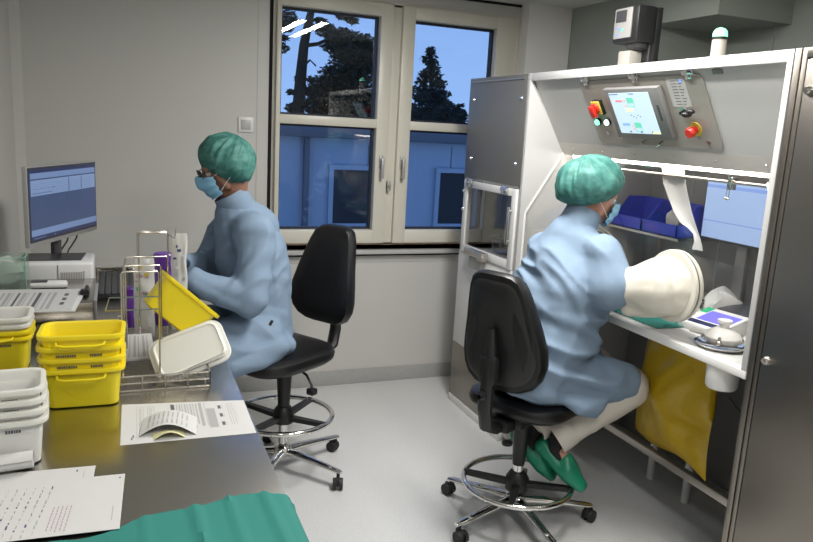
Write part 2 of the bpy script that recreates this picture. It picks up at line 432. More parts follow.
b = MB(); b.box((1.577, FY0-.03, 1.28), (1.60, FY0-.005, 1.345), .004); b.cyl((1.588, FY0-.045, 1.315), (1.588, FY0-.02, 1.315), .008)
b.build('lock', M['silver'], win)
MB().box((.85, D-.004, .90), (2.455, D+.0, .945)).build('sill_back', M['peach'], win)
MB().box((.848, D-.055, .876), (2.458, D+.0, .902), .004).build('sill', M['offwhite'], win)
# outside: ground, prefab building, trees
struct(MB().box((-30, 4.8, -2.2), (60, 70, -2.0)).build('ground', M['ground']))
BY = 9.0
bd = thing('prefab_building', 'blue-grey prefabricated building with flat roof seen through the window', 'building', (3.5, BY, -2))
MB().box((-3, BY, -2), (12, BY+4, 1.50)).build('wall', M['facade'], bd)
MB().box((-3.1, BY-.15, 1.50), (12.1, BY+4.1, 1.66), .02).build('roof', M['facade_d'], bd)
for x in (2.18, 4.55): MB().box((x-.035, BY-.09, -2), (x+.035, BY-.005, 1.5), .01).build('downpipe', M['facade_d'], bd)
b = MB()
for k in range(14): b.box((-2.9+k*1.18, BY-.006, -2), (-2.89+k*1.18, BY, 1.45))
b.build('panel_seam', M['facade_d'], bd)
for x0 in (2.48, 3.96, 7.2):
    f = MB(); ring(f, x0, x0+.66, .36, 1.17, .06, BY-.05, BY+.02, 0); fo = f.build('window', M['facade'], bd)
    MB().box((x0+.05, BY-.02, .41), (x0+.61, BY-.005, 1.12)).build('pane', M['gasket'], fo)
def clump(b, c, r, n, sz, flat=.6):
    for _ in range(n):
        while True:
            p = Vector((random.uniform(-1, 1), random.uniform(-1, 1), random.uniform(-1, 1)))
            if p.length < 1: break
        q = Vector(c)+Vector((p.x*r, p.y*r, p.z*r*flat))
        a = Vector((random.gauss(0, 1), random.gauss(0, 1), random.gauss(0, .5))).normalized()*sz*random.uniform(.5, 1.3)
        d = Vector((random.gauss(0, 1), random.gauss(0, 1), random.gauss(0, 1))).normalized()*sz*random.uniform(.25, .6)
        vs = [b.bm.verts.new(x) for x in (q-a, q+d, q+a, q-d)]; b.bm.faces.new(vs)
def outp(u, v, y):
    dd = rt*((u-406.5)/F_PX)+dn*((v-271)/F_PX)+fw; return Vector((0, 0, H))+dd*(y/dd.y)
# tall pine (trunk, limbs, needle masses)
TY = 17.0
pine = thing('pine_tree', 'tall dark pine with bare leaning trunk beyond the left window', 'tree', tuple(outp(300, 116, TY)*1 + Vector((0, 0, -4))))
b = MB(); b.tube([outp(294, 289, TY), outp(296, 160, TY), outp(298, 113, TY), outp(301, 75, TY), outp(304, 45, TY), outp(309, 20, TY), outp(316, -6, TY), outp(324, -40, TY)], [.2, .17, .15, .13, .11, .09, .07, .04], 8)
b.tube([outp(301, 46, TY), outp(318, 44, TY+.2), outp(335, 36, TY+.3), outp(352, 42, TY+.3)], [.05, .045, .035, .02], 6)
b.tube([outp(306, 24, TY), outp(318, 18, TY), outp(330, 26, TY)], [.045, .035, .02], 6)
b.tube([outp(300, 70, TY), outp(310, 60, TY), outp(316, 66, TY)], [.03, .025, .02], 6)
b.build('trunk', M['bark'], pine)
b = MB()
for (u, v, r, n) in ((286, 18, .30, 130), (284, 27, .22, 80), (291, 24, .15, 40), (281, 48, .18, 50), (283, 38, .12, 30), (318, 7, .16, 60), (330, 10, .12, 30), (345, 14, .26, 150), (352, 20, .16, 70), (338, 9, .15, 40), (326, 30, .28, 130),
                     (340, 37, .36, 220), (352, 40, .36, 240), (364, 42, .28, 180), (333, 46, .3, 150), (371, 50, .22, 120), (376, 46, .12, 40),
                     (358, 52, .36, 260), (300, 104, .2, 90), (294, 108, .2, 90), (291, 92, .1, 26), (305, 92, .16, 60), (311, 80, .14, 40), (314, 27, .12, 30), (322, 22, .15, 40), (345, 52, .36, 260), (298, 78, .08, 18)):
    clump(b, outp(u, v, TY+random.uniform(-.3, .4)), r, int(n*2.2), .075)
b.build('foliage', M['leaf'], pine, smooth=0)
tr = thing('broad_tree', 'broad dark tree behind the pine trunk', 'tree', tuple(outp(340, 116, TY+2)+Vector((0, 0, -4))))
b = MB()
for k in range(46):
    u = random.uniform(314, 378); v = random.uniform(62, 118) if u > 326 else random.uniform(92, 118)
    clump(b, outp(u, v, TY+2+random.uniform(-.4, .6)), .40, 260, .085, .9)
b.build('foliage', M['leaf'], tr, smooth=0)
b = MB(); b.tube([outp(342, 282, TY+2), outp(342, 70, TY+2)], [.2, .08], 8); b.build('trunk', M['bark'], tr)
sp = thing('spruce_tree', 'pointed spruce standing against the blue sky', 'tree', tuple(outp(428, 124, TY)+Vector((0, 0, -4))))
b = MB(); b.tube([outp(427, 292, TY), outp(431, 48, TY)], [.14, .015], 8); b.build('trunk', M['bark'], sp)
b = MB()
for k in range(26):
    t = k/25; v = 49+t*76; hw = 2+t*22*(.8+.4*random.random())
    for q in range(2+int(t*7)):
        u = 430.5-t*3+random.uniform(-hw, hw); dens = 26 if t < .55 else 60
        clump(b, outp(u, v+abs(u-430)*.18, TY+random.uniform(-.4, .4)), .12+.1*t, dens, .075, .55)
b.build('foliage', M['leaf'], sp, smooth=0)
hb = thing('bush', 'low dark bush above the building roof beside the spruce', 'bush', tuple(outp(440, 126, TY-1)+Vector((0, 0, -3.4))))
b = MB()
for k in range(20): clump(b, outp(random.uniform(408, 462), 122+random.uniform(-5, 6)+max(0, random.random()*0), TY-1), .25, 110, .09, .8)
for k in range(10): clump(b, outp(random.uniform(440, 456), random.uniform(110, 122), TY-1), .22, 110, .09, .8)
b.build('foliage', M['leaf'], hb, smooth=0)
b = MB()
for u in (415, 432, 450): b.tube([outp(u, 302, TY-1), outp(u+2, 122, TY-1)], [.05, .02], 6)
b.build('stem', M['bark'], hb)
# light switch
ls = thing('light_switch', 'square white light switch on the wall left of the window', 'switch', (.695, D, 1.6))
MB().box((.651, D-.011, 1.602), (.739, D-.0005, 1.69), .003).build('plate', M['white'], ls)
MB().box((.668, D-.016, 1.618), (.722, D-.010, 1.674), .003).build('rocker', M['offwhite'], ls)

# ------------------------------------------------------------------ steel bench
BZ, BX = .95, .297
be = thing('steel_bench', 'long stainless steel laboratory bench along the left wall', 'bench', (-.1, 2.1, 0))
b = MB(); b.box((XL+.002, .5, BZ-.035), (BX, 3.56, BZ), .004)
b.build('worktop', M['bench'], be)
MB().box((XL+.002, 3.545, BZ-.002), (BX-.01, 3.56, BZ+.028), .002).build('upstand', M['bench'], be)
for y in (.6, 2.0, 3.45):
    for x in (XL+.06, BX-.08): MB().box((x-.02, y-.02, 0), (x+.02, y+.02, BZ-.034), .003).build('leg', M['steel_v'], be)
MB().box((XL+.04, .58, BZ-.12), (BX-.06, 3.47, BZ-.034), .003).build('apron', M['steel_v'], be)

# ------------------------------------------------------------------ glove box (isolator)
FX, BXK, YR, YLF, WT, TOP = 1.93, 2.76, 1.72, 3.285, .945, 1.98
gb = thing('glove_box', 'white and steel glove box isolator with lit chamber the woman works at', 'isolator', (2.35, 2.5, 0))
b = MB(); b.box((FX, YR, WT-.03), (BXK, YLF, WT), .003); b.build('worktop', M['white'], gb)
for y in (YR, YLF-.02):
    b = MB(); b.box((FX, y, WT-.0005), (BXK, y+.022, TOP), .001); b.build('side_wall', M['offwhite'], gb)
b = MB(); b.box((FX, YR+.02, 1.942), (FX+.022, YLF-.018, TOP), .002); b.box((FX+.02, YR+.02, TOP-.018), (BXK, YLF-.018, TOP), .001)
b.build('top_cover', M['offwhite'], gb)
PA, PB = Vector((1.952, 0, 1.943)), Vector((2.124, 0, 1.645))
b = MB(); nrm = Vector((PA.z-PB.z, 0, PB.x-PA.x)).normalized()  # into the hood
b.prism([(PA.x, YR+.022, PA.z), (PB.x, YR+.022, PB.z), tuple(Vector((PB.x, YR+.022, PB.z))+nrm*.01), tuple(Vector((PA.x, YR+.022, PA.z))+nrm*.01)], (0, YLF-YR-.042, 0))
b.build('hood_panel', M['offwhite'], gb)
b = MB(); b.prism([(2.122, YR+.022, 1.648), (2.16, YR+.022, 1.588), (2.168, YR+.022, 1.588), (2.132, YR+.022, 1.65)], (0, YLF-YR-.042, 0))
fa = b.build('fascia', M['fascia'], gb)
for k in range(6): b = MB(); b.ball((2.139, 1.95+k*.24, 1.617), .004, 8, 6); b.build('rivet', M['chrome'], fa)
MB().box((2.165, YR+.022, 1.625), (BXK, YLF-.02, 1.635)).build('chamber_roof', M['offwhite'], gb)
b = MB(); b.box((BXK-.012, YR+.02, WT), (BXK, YLF-.02, TOP-.018))
b.build('back_wall', M['grey'], gb)
for y in (2.0, 2.45, 2.72, 2.95, 3.14): b = MB(); b.box((BXK-.014, y-.004, WT+.02), (BXK-.0115, y+.004, 1.62)); b.build('back_seam', M['silver'], gb)
b = MB(); b.cyl((2.205, YR+.06, 1.580), (2.205, YLF-.05, 1.580), .008, seg=12); b.build('lamp_tube', M['tube'], gb)
b = MB(); b.box((2.185, YR+.04, 1.590), (2.23, YLF-.03, 1.624), .003); b.build('lamp_housing', M['grey'], gb)
b = MB(); b.cyl((2.225, YR+.03, 1.540), (2.225, YLF-.03, 1.540), .006, seg=10); b.build('hanging_rod', M['steel'], gb)
# front window: vertical acrylic with a sloped upper pane
gp = [(1.966, WT+.001), (1.966, 1.276), (2.155, 1.588)]
b = MB(); g2 = [(1.972, WT+.001), (1.972, 1.274), (2.161, 1.586)]
b.prism([(x, YR+.024, z) for x, z in gp]+[(x, YR+.024, z) for x, z in g2[::-1]], (0, YLF-YR-.046, 0))
b.build('front_window', M['acryl'], gb, smooth=0)
b = MB()
for y in (YLF-.027,):
    b.prism([(1.955, y, WT), (1.955, y, 1.28), (2.155, y, 1.6), (2.163, y, 1.596), (1.963, y, 1.276), (1.963, y, WT)], (0, .008, 0))
b.build('window_edge', M['white'], gb)
# glove ports with their cream gauntlets
def port(yc, zc, arm_end, vis):
    ax = Matrix.Rotation(R(-90), 4, 'Y')
    t = empty('port_ring', (0, 0, 0)) if False else None
    b = MB(); b.lathe([(.106, 0), (.136, 0), (.138, .006), (.138, .014), (.106, .014), (.106, 0)], (1.965, yc, zc), 48, ax)
    pr_ = b.build('port_ring', M['latex'], gb)
    b = MB(); b.lathe([(.106, .014), (.132, .014), (.132, .022), (.106, .022)], (1.965, yc, zc), 48, ax)
    b.build('ring_seal', M['black'], pr_)
    b = MB(); b.lathe([(.104, .021), (.135, .021), (.138, .026), (.135, .036), (.104, .036)], (1.965, yc, zc), 48, ax)
    b.build('ring_clamp', M['latex'], pr_)
    A = Vector((1.945, yc, zc)); E_ = Vector(arm_end); sd = 1 if yc > 2.4 else -1
    pr2 = [('h', [(A+Vector((.0, math.cos(q*PI/6)*.092, math.sin(q*PI/6)*.092)), .028) for q in range(12)]+[(A.lerp(E_, .45)+Vector((0, math.cos(q*PI/6)*.080, math.sin(q*PI/6)*.080)), .030) for q in range(12)]),
           ('c', A.lerp(E_, .4), E_, .112, .078), ('c', A.lerp(E_, .9), E_+(E_-A).normalized()*.012, .082, .080),
           ('c', A.lerp(E_, .35)+Vector((0, 0, -.085)), E_+Vector((-.012, .02, -.088)), .042, .034)]
    blob('gauntlet', pr2, M['latex'], gb, .008, 6, folds((7, 7, 9), .0035, .5, 4))
port(2.122, 1.147, (1.862, 2.222, 1.124), True)
port(2.60, 1.153, (1.84, 2.62, 1.122), False)
# control plate on the hood
pu = Vector((0, -1, 0)); pv = (PB-PA).normalized(); pn = -nrm      # pu: towards the right side, pv: down the slope, pn: out
PM = Matrix(((pu.x, -pv.x, pn.x, 0), (pu.y, -pv.y, pn.y, 0), (pu.z, -pv.z, pn.z, 0), (0, 0, 0, 1)))
def onpl(y, s, h=0):  # y world, s distance down the slope, h height above the panel
    return Vector((PA.x, y, PA.z))+pv*s+pn*h
def pbox(b, y0, y1, s0, s1, h0, h1, bev=0):
    c = onpl((y0+y1)/2, (s0+s1)/2, 0)
    return b.box((-abs(y1-y0)/2, -abs(s1-s0)/2, h0), (abs(y1-y0)/2, abs(s1-s0)/2, h1), bev, Matrix.Translation(c) @ PM)
b = MB(); poly = rrect(2.888-2.128, .308, .025, .001)
b.loft([poly, [(x, y, .005) for x, y, z in poly]], mtx=Matrix.Translation(onpl(2.508, .170)) @ PM)
cp = b.build('control_plate', M['plate_s'], gb)
b = MB(); pbox(b, 2.700, 2.350, .048, .278, .0045, .032, .006); ts = b.build('touch_screen', M['bezel'], cp)
b = MB(); pbox(b, 2.662, 2.410, .066, .252, .032, .0335)
b.m(1); pbox(b, 2.63, 2.585, .098, .106, .0335, .034); pbox(b, 2.574, 2.568, .096, .106, .0335, .034); pbox(b, 2.574, 2.568, .12, .128, .0335, .034); pbox(b, 2.57, 2.564, .21, .218, .0335, .034); pbox(b, 2.57, 2.564, .226, .234, .0335, .034)
b.m(2); pbox(b, 2.555, 2.512, .088, .112, .0335, .034); pbox(b, 2.555, 2.512, .200, .224, .0335, .034)
for s0 in (.112, .224):
    for q in range(2): pbox(b, 2.555-q*.04, 2.552-q*.04, s0, s0+.016, .0335, .034)
    pbox(b, 2.555, 2.512, s0+.014, s0+.017, .0335, .034)
b.m(3); pbox(b, 2.632, 2.585, .205, .215, .0335, .034)
b.m(4); pbox(b, 2.58, 2.53, .136, .140, .0335, .034); pbox(b, 2.58, 2.53, .148, .151, .0335, .034); pbox(b, 2.455, 2.414, .243, .250, .0335, .034)
b.m(5); pbox(b, 2.66, 2.60, .069, .073, .0335, .034); pbox(b, 2.53, 2.50, .069, .073, .0335, .034)
for q in range(3): pbox(b, 2.60-q*.07, 2.588-q*.07, .240, .247, .0335, .034)
for q in range(5): pbox(b, 2.56-q*.014, 2.552-q*.014, .165+.006*(q % 3), .169+.006*(q % 3), .0335, .034)
b.build('display', [M['pan'], M['pan_r'], M['pan_g'], M['pan_b'], M['pan_y'], M['scr_s']], ts, smooth=0)
b = MB(); pbox(b, 2.384, 2.372, .12, .19, .031, .034, .001); b.build('card_slot', M['dgrey'], ts)
def pcyl(b, y, s, r0, h0, h1, r1=None, seg=20): return b.cyl(onpl(y, s, h0), onpl(y, s, h1), r0, r1, seg)
b = MB(); pbox(b, 2.825, 2.765, .105, .175, .0045, .02, .003); sw = b.build('main_switch', M['black'], cp)
b = MB(); pbox(b, 2.823, 2.767, .107, .170, .02, .028, .002); b.build('switch_plate', M['yknob'], sw)
b = MB(); pcyl(b, 2.795, .138, .024, .028, .04); pbox(b, 2.812, 2.778, .118, .172, .04, .058, .005); b.build('switch_knob', M['red'], sw, label='red rotary knob')
for y, mm in ((2.838, 'gl_g'), (2.768, 'gl_w')):
    b = MB(); pcyl(b, y, .212, .017, .0045, .016); l_ = b.build('indicator', M['black'], cp)
    b = MB(); pcyl(b, y, .212, .0145, .014, .024, .012); b.build('lens', M[mm], l_)
b = MB(); pcyl(b, 2.238, .238, .030, .0045, .008); es = b.build('emergency_stop', M['yknob'], cp)
b = MB(); pcyl(b, 2.238, .238, .014, .008, .03); pcyl(b, 2.238, .238, .02, .028, .034, .022); pcyl(b, 2.238, .238, .022, .034, .046, .018); b.build('mushroom_button', M['red'], es)
b = MB(); pcyl(b, 2.262, .158, .016, .0045, .018); ks = b.build('key_switch', M['chrome'], cp)
b = MB(); pbox(b, 2.266, 2.258, .152, .164, .018, .036); b.ball(onpl(2.235, .165, .03), (.02, .02, .012)); b.ball(onpl(2.215, .155, .026), (.014, .02, .010)); b.build('key', M['black'], ks)
b = MB(); pbox(b, 2.322, 2.222, .026, .145, .0045, .0056); b.m(1)
for q in range(9): pbox(b, 2.30-.0*q, 2.27, .036+q*.012, .0385+q*.012, .0055, .0059); pbox(b, 2.262, 2.236+.006*(q % 3), .036+q*.012, .0385+q*.012, .0055, .0059)
b.m(2); pbox(b, 2.252, 2.238, .032, .048, .0056, .006)
b.build('type_label', [M['plate'], M['ink'], M['scr2d']], cp, smooth=0)
for y in (2.83, 2.495, 2.19):
    b = MB(); pbox(b, y+.028, y-.028, -.014, .014, .0, .014, .002); pbox(b, y+.016, y-.016, .008, .032, .0045, .013, .002); b.build('plate_hinge', M['chrome'], cp)
b = MB(); b.tube([onpl(2.555, .296, .005), onpl(2.555, .30, .03), onpl(2.54, .305, .034), onpl(2.46, .305, .034), onpl(2.445, .30, .03), onpl(2.445, .296, .005)], .0045, 8); b.build('plate_handle', M['chrome'], cp)
for y, s in ((2.80, .27), (2.19, .292), (2.71, .285)): b = MB(); pcyl(b, y, s, .009, .0045, .009, seg=12); b.build('plate_screw', M['chrome'], cp)
b = MB(); pbox(b, 2.075, 2.03, .004, .022, .0, .004); b.build('small_nameplate', M['steel_d'], gb)
# under-frame
for y in (YLF-.045,):
    b = MB(); b.box((FX+.005, y-.022, .04), (FX+.05, y+.022, WT-.03), .003); l_ = b.build('front_leg', M['offwhite'], gb)
    b = MB(); b.lathe([(0, 0), (.028, 0), (.03, .012), (.012, .02), (.010, .05)], (FX+.027, y, 0), 20); b.build('levelling_foot', M['black'], l_)
for y in (2.694, 2.448, 1.80):
    b = MB(); b.cyl((2.48, y, 0), (2.48, y, WT-.03), .018, seg=16); b.build('support_tube', M['white'], gb)
b = MB(); b.box((2.215, YR+.002, .272), (2.25, YLF-.002, .306), .003); b.build('foot_bar', M['steel'], gb)
b = MB(); b.box((BXK-.02, YR, .02), (BXK-.005, YLF, WT-.031)); b.build('rear_panel', M['rear'], gb)
b = MB(); b.lathe([(0, 0), (.050, 0), (.055, .008), (.059, .09), (0, .09)], (1.995, 1.875, WT-.118), 28); b.build('waste_port', M['white'], gb)
b = MB(); b.tube([(2.0, 1.84, .80), (2.02, 1.82, .77), (2.05, 1.80, .74), (2.08, 1.78, .60)], .005, 6); b.build('cable', M['black'], gb)

# ------------------------------------------------------------------ pass box on the left of the glove box
pb = thing('pass_box', 'tall steel pass box cabinet with small glazed hatch beside the glove box', 'cabinet', (2.3, 3.62, 0))
PY0, PY1 = 3.295, 3.95
b = MB(); b.box((FX+.004, PY0, .03), (BXK, PY0+.015, TOP)); 
for (za, zb) in ((.03, .97), (1.40, TOP)): b.box((FX+.004, PY1-.015, za), (BXK, PY1, zb)); b.box((BXK-.015, PY0, za), (BXK, PY1-.015, zb))
b.box((FX+.004, PY1-.015, .97), (FX+.05, PY1, 1.40)); b.box((BXK-.05, PY1-.015, .97), (BXK, PY1, 1.40))

b.box((FX+.004, PY0, TOP-.015), (BXK, PY1, TOP)); b.box((FX+.004, PY0, .955), (BXK, PY1, .97)); b.box((FX+.004, PY0, 1.40), (BXK, PY1, 1.412))
b.build('body', M['offwhite'], pb)
MB().box((FX+.051, PY1-.010, .972), (BXK-.051, PY1-.004, 1.398)).build('side_pane', M['acryl'], pb)
MB().box((BXK-.010, PY0+.016, .972), (BXK-.004, PY1-.016, 1.398)).build('rear_pane', M['acryl'], pb)
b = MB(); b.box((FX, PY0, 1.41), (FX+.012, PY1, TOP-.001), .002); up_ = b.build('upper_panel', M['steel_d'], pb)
b = MB(); b.box((FX-.004, PY0+.03, 1.955), (FX+.002, PY1-.02, 1.962)); b.build('panel_highlight', M['steel'], up_)  # lighter steel strip, painted-in highlight along the panel's top
for (y, z) in ((3.885, 1.86), (3.345, 1.86), (3.875, 1.525), (3.355, 1.525)): b = MB(); b.lathe([(0, .008), (.008, .007), (.011, 0)], (FX, y, z), 14, Matrix.Rotation(R(-90), 4, 'Y')); b.build('bolt', M['chrome'], up_)
b = MB(); b.box((FX, PY0, .39), (FX+.008, PY1, .966), .001); b.build('middle_panel', M['white'], pb)
b = MB(); b.box((FX, PY0, .045), (FX+.010, PY1, .388), .001)
for (y, z) in ((3.9, .34), (3.9, .1), (3.33, .34), (3.33, .1)): b.ball((FX, y, z), .005, 8, 6)
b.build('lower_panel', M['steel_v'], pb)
b = MB(); b.box((FX-.006, PY0-.005, 0), (FX+.03, PY1, .044), .002); b.build('plinth', M['white'], pb)
b = MB(); ring(b, 3.305, 3.925, .968, 1.395, .045, 0, .014, .002, wt=.04)
bmesh.ops.transform(b.bm, matrix=Matrix(((0, 1, 0, FX-.008), (1, 0, 0, 0), (0, 0, 1, 0), (0, 0, 0, 1))), verts=b.bm.verts[:]); bmesh.ops.reverse_faces(b.bm, faces=b.bm.faces[:])
dr = b.build('hatch', M['white'], pb)
MB().box((FX-.003, 3.345, 1.0), (FX+.002, 3.885, 1.36)).build('pane', M['acryl'], dr)
for y in (3.84, 3.42):
    b = MB(); b.box((FX-.02, y-.032, 1.362), (FX-.006, y+.032, 1.405), .003); b.cyl((FX-.018, y-.034, 1.384), (FX-.018, y+.034, 1.384), .009); b.build('hinge', M['chrome'], dr)
b = MB(); b.cyl((FX-.03, 3.335, 1.10), (FX-.03, 3.335, 1.30), .008); b.cyl((FX-.03, 3.335, 1.12), (FX-.006, 3.335, 1.12), .006); b.cyl((FX-.03, 3.335, 1.28), (FX-.006, 3.335, 1.28), .006); b.build('pull_bar', M['chrome'], dr)
b = MB(); b.box((FX-.05, 3.56, .972), (FX-.008, 3.79, 1.008), .004); b.box((FX-.06, 3.54, .965), (FX-.02, 3.60, 1.0), .006); b.build('latch', M['steel'], dr)
b = MB(); b.box((FX-.035, 3.60, .90), (FX, 3.745, .965), .003); b.build('latch_keeper', M['silver'], pb)
for z in (1.22, 1.33): b = MB(); b.ball((FX-.008, 3.92, z), .011, 10, 8); b.build('screw', M['chrome'], dr)
# wire basket inside
wbk = thing('wire_basket', 'small wire basket inside the pass box behind the glass hatch', 'basket', (2.15, 3.785, .97))
b = MB(); ri = rrect(.13, .16, .03, 0, 5)
for z, s in ((.975, .8), (1.01, .87), (1.04, .94), (1.07, 1.0)):
    b.tube([(2.15+x*s, 3.785+y*s, z) for x, y, _ in ri], .0022, 6, True)
for x, y, _ in ri[::1]: b.tube([(2.15+x*.8, 3.785+y*.8, .9735), (2.15+x, 3.785+y, 1.07)], .0018, 5)
for k in range(5): b.tube([(2.11+.02*k, 3.725, .9735), (2.11+.02*k, 3.845, .9735)], .0018, 5)
b.build('wire_mesh', M['wire'], wbk)

# ------------------------------------------------------------------ steel cabinet on the right
sc_ = thing('steel_cabinet', 'tall brushed steel service cabinet at the right end of the glove box', 'cabinet', (2.3, 1.2, 0))
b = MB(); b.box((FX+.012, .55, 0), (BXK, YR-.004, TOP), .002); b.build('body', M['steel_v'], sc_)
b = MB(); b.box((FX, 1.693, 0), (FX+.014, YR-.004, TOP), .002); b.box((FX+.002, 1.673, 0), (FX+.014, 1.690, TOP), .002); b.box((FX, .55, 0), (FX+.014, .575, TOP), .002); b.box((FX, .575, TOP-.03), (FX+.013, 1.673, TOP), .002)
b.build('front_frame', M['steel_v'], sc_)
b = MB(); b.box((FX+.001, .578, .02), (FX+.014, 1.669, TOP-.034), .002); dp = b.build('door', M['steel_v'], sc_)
for z in (1.005, 1.855):
    b = MB(); b.lathe([(0, .012), (.010, .012), (.014, .006), (.015, 0)], (FX+.001, 1.648, z), 18, Matrix.Rotation(R(-90), 4, 'Y')); b.box((FX-.016, 1.641, z-.003), (FX-.008, 1.655, z+.003)); b.build('quarter_turn_lock', M['chrome'], dp)
b = MB(); b.box((FX-.001, 1.18, TOP-.05), (FX+.002, 1.62, TOP-.044)); b.build('door_lip', M['chrome'], dp)

# ------------------------------------------------------------------ things on top of the glove box
dv = thing('dosing_unit', 'black control unit with small grey display on top of the isolator', 'device', (2.23, 2.8, TOP))
b = MB(); b.box((2.12, 2.725, 2.105), (2.22, 2.90, 2.262), .012); b.build('housing', M['black'], dv)
b = MB(); b.box((2.114, 2.765, 2.125), (2.122, 2.885, 2.255), .003); fp = b.build('front_plate', M['silver'], dv)
b = MB(); b.box((2.111, 2.80, 2.195), (2.115, 2.872, 2.245), .001); b.build('display', M['dgrey'], fp)
for (y, z) in ((2.855, 2.17), (2.855, 2.142)): b = MB(); b.lathe([(0, .003), (.007, .003), (.008, 0)], (2.115, y, z), 12, Matrix.Rotation(R(-90), 4, 'Y')); b.build('button', M['scr2d'], fp)
b = MB(); b.lathe([(0, .003), (.007, .003), (.008, 0)], (2.115, 2.822, 2.16), 12, Matrix.Rotation(R(-90), 4, 'Y')); b.build('lit_button', M['pan_g'], fp)
b = MB(); b.lathe([(0, 0), (.03, 0), (.05, .01), (.055, .025), (0, .03)], (2.2, 2.81, 2.078), 24); b.build('outlet', M['dgrey'], dv)
b = MB(); b.box((2.22, 2.725, 2.03), (2.25, 2.90, 2.258), .003); b.box((2.24, 2.725, TOP), (2.25, 2.90, 2.04)); b.box((2.20, 2.725, TOP), (2.25, 2.90, TOP+.008)); b.build('bracket', M['black'], dv)
b = MB(); b.box((2.15, 2.80, TOP), (2.22, 2.88, 2.075), .004); b.build('plinth', M['beige'], dv)
b = MB(); b.cyl((2.22, 2.755, TOP+.008), (2.22, 2.755, 2.11), .011); b.cyl((2.22, 2.755, TOP+.006), (2.22, 2.755, TOP+.03), .02, seg=6); b.build('hose_fitting', M['black'], dv)
sg = thing('signal_lamp', 'beige signal lamp with glowing green dome on top of the isolator', 'lamp', (2.1, 2.213, TOP))
b = MB(); b.lathe([(0, 0), (.026, 0), (.026, .085), (0, .085)], (2.1, 2.213, TOP), 28); b.build('post', M['beige'], sg)
b = MB(); b.lathe([(.028, 0), (.028, .010), (.022, .012)], (2.1, 2.213, TOP+.084), 28); b.build('collar', M['black'], sg)
b = MB(); b.lathe([(.027, 0), (.0265, .012), (.023, .023), (.014, .031), (0, .035)], (2.1, 2.213, TOP+.094), 28); b.build('dome', M['dome'], sg)

# ------------------------------------------------------------------ things inside the glove box
def obj(b, name, m, label, cat, group=None, smooth=35):
    return tag(recenter(b.build(name, m, None, smooth=smooth)), label, cat, group)
# hanging white sheet
b = MB(); L0 = [(2.222, 2.588, 1.572), (2.222, 2.565, 1.50), (2.222, 2.52, 1.44), (2.222, 2.478, 1.385), (2.222, 2.43, 1.345), (2.222, 2.385, 1.33), (2.222, 2.35, 1.31), (2.222, 2.338, 1.28), (2.222, 2.345, 1.245)]
L1 = [(2.222, 2.447, 1.566), (2.222, 2.425, 1.50), (2.222, 2.40, 1.45), (2.222, 2.375, 1.40), (2.222, 2.35, 1.36), (2.222, 2.33, 1.33), (2.222, 2.31, 1.30), (2.222, 2.295, 1.275), (2.222, 2.285, 1.248)]
def hs(i, j):
    k = j*(len(L0)-1); a = int(min(k, len(L0)-2)); t = k-a
    p = Vector(lerp(L0[a], L0[a+1], t)).lerp(Vector(lerp(L1[a], L1[a+1], t)), i); p.x += .012*math.sin(i*PI)*(1-j*.5)+.004; return p
b.grid(hs, 6, 24, .0012)
obj(b, 'hanging_sheet', M['paper'], 'white paper sheet hanging under the lamp in the isolator', 'paper')
# bulldog clip
b = MB(); b.box((2.200, 2.372, 1.516), (2.206, 2.39, 1.550), .001); b.box((2.224, 2.372, 1.516), (2.230, 2.39, 1.550), .001); b.box((2.2, 2.370, 1.548), (2.23, 2.392, 1.566), .003)
b.tube([(2.203, 2.374, 1.52), (2.195, 2.37, 1.49), (2.200, 2.381, 1.478), (2.203, 2.392, 1.49), (2.203, 2.388, 1.52)], .0015, 6)
for p in ((2.20, 2.375), (2.2, 2.388)): b.ball((p[0], p[1], 1.482), .006, 8, 6)
bmesh.ops.translate(b.bm, verts=b.bm.verts[:], vec=(0, -.21, -.006))
obj(b, 'spring_clip', M['chrome'], 'small chrome spring clip hanging on the rod', 'clip')
# acrylic shelf with blue bins
sh = thing('acrylic_shelf', 'clear acrylic stand under the blue bins in the isolator', 'shelf', (2.6, 3.05, WT))
MB().box((2.47, 2.70, 1.218), (2.735, 3.255, 1.226)).build('shelf_board', M['acryl'], sh)
for y in (2.71, 2.90, 3.09, 3.245): MB().box((2.49, y-.004, WT), (2.73, y+.004, 1.218)).build('upright', M['acryl'], sh)
MB().box((2.467, 2.70, 1.216), (2.471, 3.255, 1.228)).build('shelf_edge', M['silver'], sh)
def blue_bin(yc):
    b = MB(); x0, x1, y0, y1, z0 = 2.48, 2.70, yc-.126, yc+.126, 1.228
    side = [(x0, z0), (x1, z0), (x1, z0+.155), (x0+.11, z0+.155), (x0+.04, z0+.065), (x0, z0+.06)]
    for y in (y0, y1-.005): b.prism([(x, y, z) for x, z in side], (0, .005, 0))
    b.box((x0, y0, z0), (x1, y1, z0+.005)); b.box((x0, y0, z0), (x0+.005, y1, z0+.060)); b.box((x1-.005, y0, z0), (x1, y1, z0+.155)); b.box((x0-.006, y0, z0+.052), (x0+.003, y1, z0+.062), .002)
    return b
for yc, lb in ((3.115, 'open blue storage bin nearest the pass box'), (2.855, 'open blue storage bin behind the hanging white sheet'), (2.74+.0, None)):
    if lb: obj(blue_bin(yc), 'storage_bin', M['blue'], lb, 'storage bin', 'blue storage bins in the isolator')
b = MB(); b.ball((2.60, 2.86, 1.305), (.05, .06, .05), 14, 10)
for v in b.bm.verts: v.co += Vector((noise.noise(v.co*30), noise.noise(v.co*30+Vector((9, 0, 0))), noise.noise(v.co*30+Vector((0, 9, 0)))))*.02
obj(b, 'packet', M['paper'], 'crumpled white packet in the blue bin beside the hanging sheet', 'packet')
